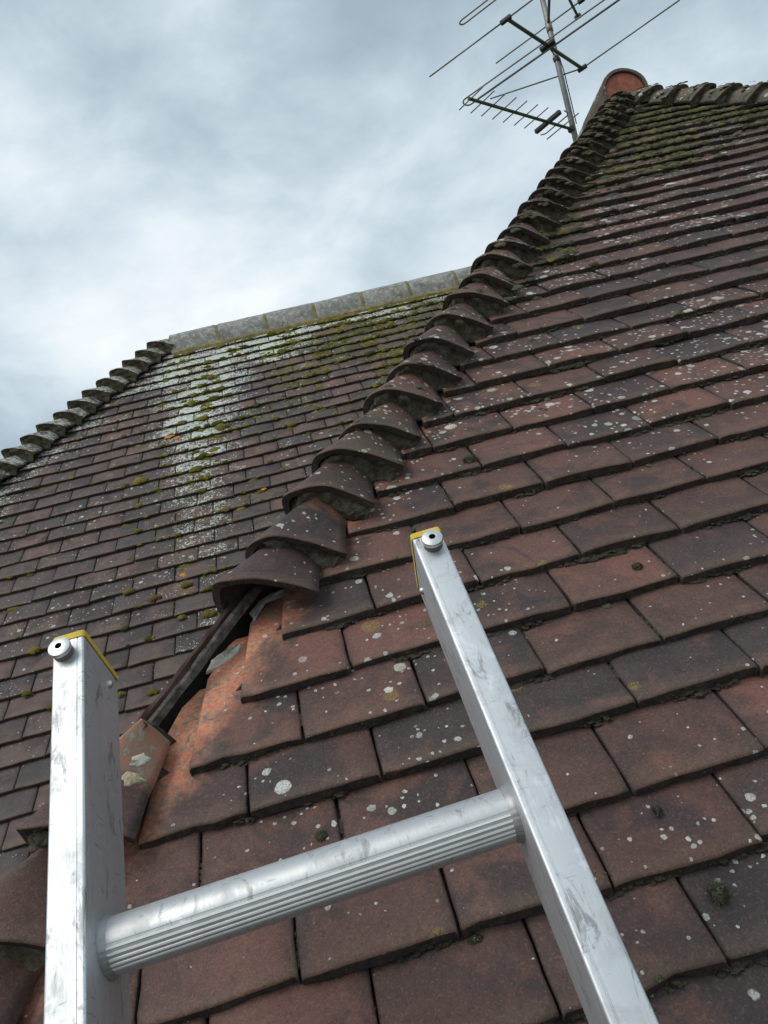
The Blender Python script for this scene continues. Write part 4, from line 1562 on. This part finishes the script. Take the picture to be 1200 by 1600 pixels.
def rung(dc, nc=-0.042):
    e0, e1 = STILE_L[1] - 0.004, STILE_R[0] + 0.004
    n = len(RP); V, F = [], []
    for e in (e0, e1):
        for (dd, nn_) in RP:
            V.append((e, dc + dd, nc + nn_))
    for i in range(n):
        j = (i + 1) % n; F.append((i, j, n + j, n + i))
    F.append(tuple(range(n))); F.append(tuple(n + i for i in range(n)))
    MI = [1 if RIBF[i] == 1 and RIBF[(i + 1) % n] == 1 else (2 if RIBF[i] and RIBF[(i + 1) % n] else 0) for i in range(n)] + [0, 0]
    me = orient(mesh_from('rung', V, F, smooth=True, mats=[M_ALU_R, M_RIB, M_VALLEY], midx=MI)); me.set_sharp_from_angle(angle=math.radians(40))
    o = ladder_obj('rung', me, ladder, None)
    # pressed collars where the rung meets the stiles
    for e, sg in ((STILE_L[1], 1), (STILE_R[0], -1)):
        V, F = [], []
        for (k_, off) in ((1.09, -0.0005), (1.10, 0.0012), (1.05, 0.0042), (1.0, 0.0062)):
            for (dd, nn_) in RP[::4]:
                V.append((e + sg * off, dc + dd * k_, nc + nn_ * k_))
        m_ = len(RP[::4])
        for q in range(3):
            for i in range(m_):
                j = (i + 1) % m_; F.append((q * m_ + i, q * m_ + j, (q + 1) * m_ + j, (q + 1) * m_ + i))
        link('collar', orient(mesh_from('collar', V, F, smooth=True, mats=[M_COLLAR])), o)
    return o


dcur = 0.2090
while dcur > BOT + 0.2:
    rung(dcur); dcur -= 0.28

# ------------------------------------------------------------------ aerials
mb = np.array([2.30995, 3.716385, 3.156039]); md = np.array([0.06888, -0.030629, 0.997155])
zb = 2.50
p_base = mb + md * ((zb - mb[2]) / md[2])
aer = thing('television_aerial', tuple(p_base), 'weathered television aerials on a leaning mast behind the ridge', 'aerial')
ai = inv_of(aer)


def mast_at(z):
    return mb + md * ((z - mb[2]) / md[2])


tube('mast', [mast_at(zb), mast_at(4.7)], 0.0185, M_MAST, aer, ai, 14)
V, F = box_arrays(mast_at(zb + 0.02), 0.06, 0.05, 0.03); link('base_bracket', mesh_from('base_bracket', V, F), aer, M_STEEL, ai)
tube('mast_sleeve', [mast_at(3.88), mast_at(3.95)], 0.0215, M_MAST, aer, ai, 14)


def bracket(name, P, ax, parent, sx=0.035, sy=0.022, sz=0.02, inv=None):
    sx, sy, sz = sx * 0.72, sy * 0.55, sz * 0.6
    ax = np.array(ax, float); ax /= np.linalg.norm(ax); yb = np.cross((0, 0, 1), ax); yb /= np.linalg.norm(yb); zb_ = np.cross(ax, yb)
    return bevel_box(name, P, sx, sy, sz, [ax, yb, zb_], M_PLASTIC, parent, inv, 0.003, 2)


# upper broadcast aerial
z1 = 3.6786
bA, bB = np.array([1.905, 3.253, z1]), np.array([2.576, 3.848, z1])
boom = tube('boom', [bA, bB], 0.0115, M_BOOM, aer, ai, 10)
el = np.array([0.773, -0.634, 0.0]); el /= np.linalg.norm(el)


def rod(p, q, parent, r_=0.0048, name='element'):
    return tube(name, [p, q], r_, M_AERIAL, parent, None, 8)


P0 = bA + np.array([-0.005, 0.008, 0.0])
rod(np.array([1.463, 3.614, z1]), P0, boom); rod(P0, P0 + el * 0.60, boom)
bracket('insulator', P0, el, boom, 0.05)
P1 = np.array([2.567, 3.838, z1])
rod(P1, np.array([3.072, 3.388, z1]), boom); rod(np.array([1.926, 3.936, z1 - 0.012]), P1, boom)
bracket('insulator', P1, el, boom, 0.045)
# folded dipole across the boom
f0 = np.array([1.775, 3.935, z1 + 0.002]); f1 = f0 + el * 1.75
off = np.array([0.045, 0.055, 0.0]) * 0.62
loop = []
for k in range(9):
    a = math.pi * k / 8
    loop.append(f0 + off * math.cos(a) - el * 0.035 * math.sin(a))
end = []
for k in range(9):
    a = math.pi * k / 8
    end.append(f1 - off * math.cos(a) + el * 0.035 * math.sin(a))
tube('folded_dipole', loop + end + [loop[0]], 0.0052, M_AERIAL, boom, None, 8)
Pm = bA + (bB - bA) * 0.50
bracket('insulator', Pm, el, boom, 0.07, 0.03, 0.02)
bracket('boom_clamp', mast_at(z1), bB - bA, boom, 0.03, 0.032, 0.028)
rod(np.array([1.82, 3.906, z1 - 0.02]), np.array([1.82, 3.906, z1 - 0.02]) + el * 1.5, boom)
tube('cable', [Pm + (0.02, 0.02, -0.02), Pm + (0.08, 0.06, -0.08), mast_at(z1 - 0.10) + (0.02, -0.02, 0), mast_at(3.2) + (0.02, -0.02, 0)], 0.0035, M_PLASTIC, aer, ai, 6)

# second aerial, mostly above the picture
z3 = z1 + 0.26
def atz(px, z):
    d = cw @ np.array([(px[0] - 600) / 1200, (px[1] - 800) / 1200, 1.0]); return CAM + d * ((z - CAM[2]) / d[2])


q0 = atz((903, 26), z3); q1 = mast_at(z3 + 0.0)
u0 = atz((860, -60), z3)
boom2 = tube('boom', [q0, u0], 0.0085, M_BOOM, aer, ai, 10)
bracket('boom_clamp', q0, el, boom2, 0.03)
r0 = atz((775, 99), z3); r1 = atz((908, 1), z3)
rod(r0, r1, boom2); bracket('insulator', r1, el, boom2, 0.03); rod(r1, r1 + el * 0.5, boom2)
tube('strut', [u0, mast_at(z3)], 0.009, M_BOOM, boom2, None, 8)
g0 = atz((725, 33), z3); g1 = atz((800, -25), z3); ge = (g1 - g0) / np.linalg.norm(g1 - g0); gp = np.array([-ge[1], ge[0], 0]) * 0.022
lp = [g0 + gp * math.cos(math.pi * k / 8) - ge * 0.03 * math.sin(math.pi * k / 8) for k in range(9)]
tube('folded_dipole', [g0 + gp + ge * 1.1] + lp + [g0 - gp + ge * 1.1], 0.005, M_AERIAL, boom2, None, 8)
tube('strut', [g0 + ge * 0.55, u0], 0.006, M_BOOM, boom2, None, 8)

# lower many-element aerial
z2 = 3.179
yA, yB = np.array([1.515, 3.195, z2]), np.array([2.300, 3.712, z2])
boom3 = tube('boom', [yA, yB], 0.0095, M_BOOM, aer, ai, 10)
ydir = (yB - yA) / np.linalg.norm(yB - yA)
ed = np.array([0.595, -0.80, 0.0]); ed /= np.linalg.norm(ed)
for k, s_ in enumerate((0.02, 0.115, 0.205, 0.30, 0.395, 0.495, 0.59)):
    c = yA + ydir * s_
    tl = np.array([0, 0, 0.004])
    rod(c - ed * 0.098 + tl, c + ed * 0.098 + tl, boom3, 0.0036)
c = yA + ydir * 0.70
db = bevel_box('dipole_box', c, 0.10, 0.013, 0.013, [ed, ydir, (0, 0, 1)], M_PLASTIC, boom3, None, 0.003)
lp = [c + ydir * 0.06 - ed * 0.11, c + ydir * 0.085 - ed * 0.09, c + ydir * 0.085 + ed * 0.09, c + ydir * 0.06 + ed * 0.11, c + ydir * 0.02 + ed * 0.115]
tube('folded_dipole', lp, 0.0042, M_AERIAL, boom3, None, 8)
rod(yA + ydir * 0.845 - ed * 0.13, yA + ydir * 0.845 + ed * 0.13, boom3, 0.004)
bracket('boom_clamp', yB, ydir, boom3, 0.03, 0.035, 0.03)
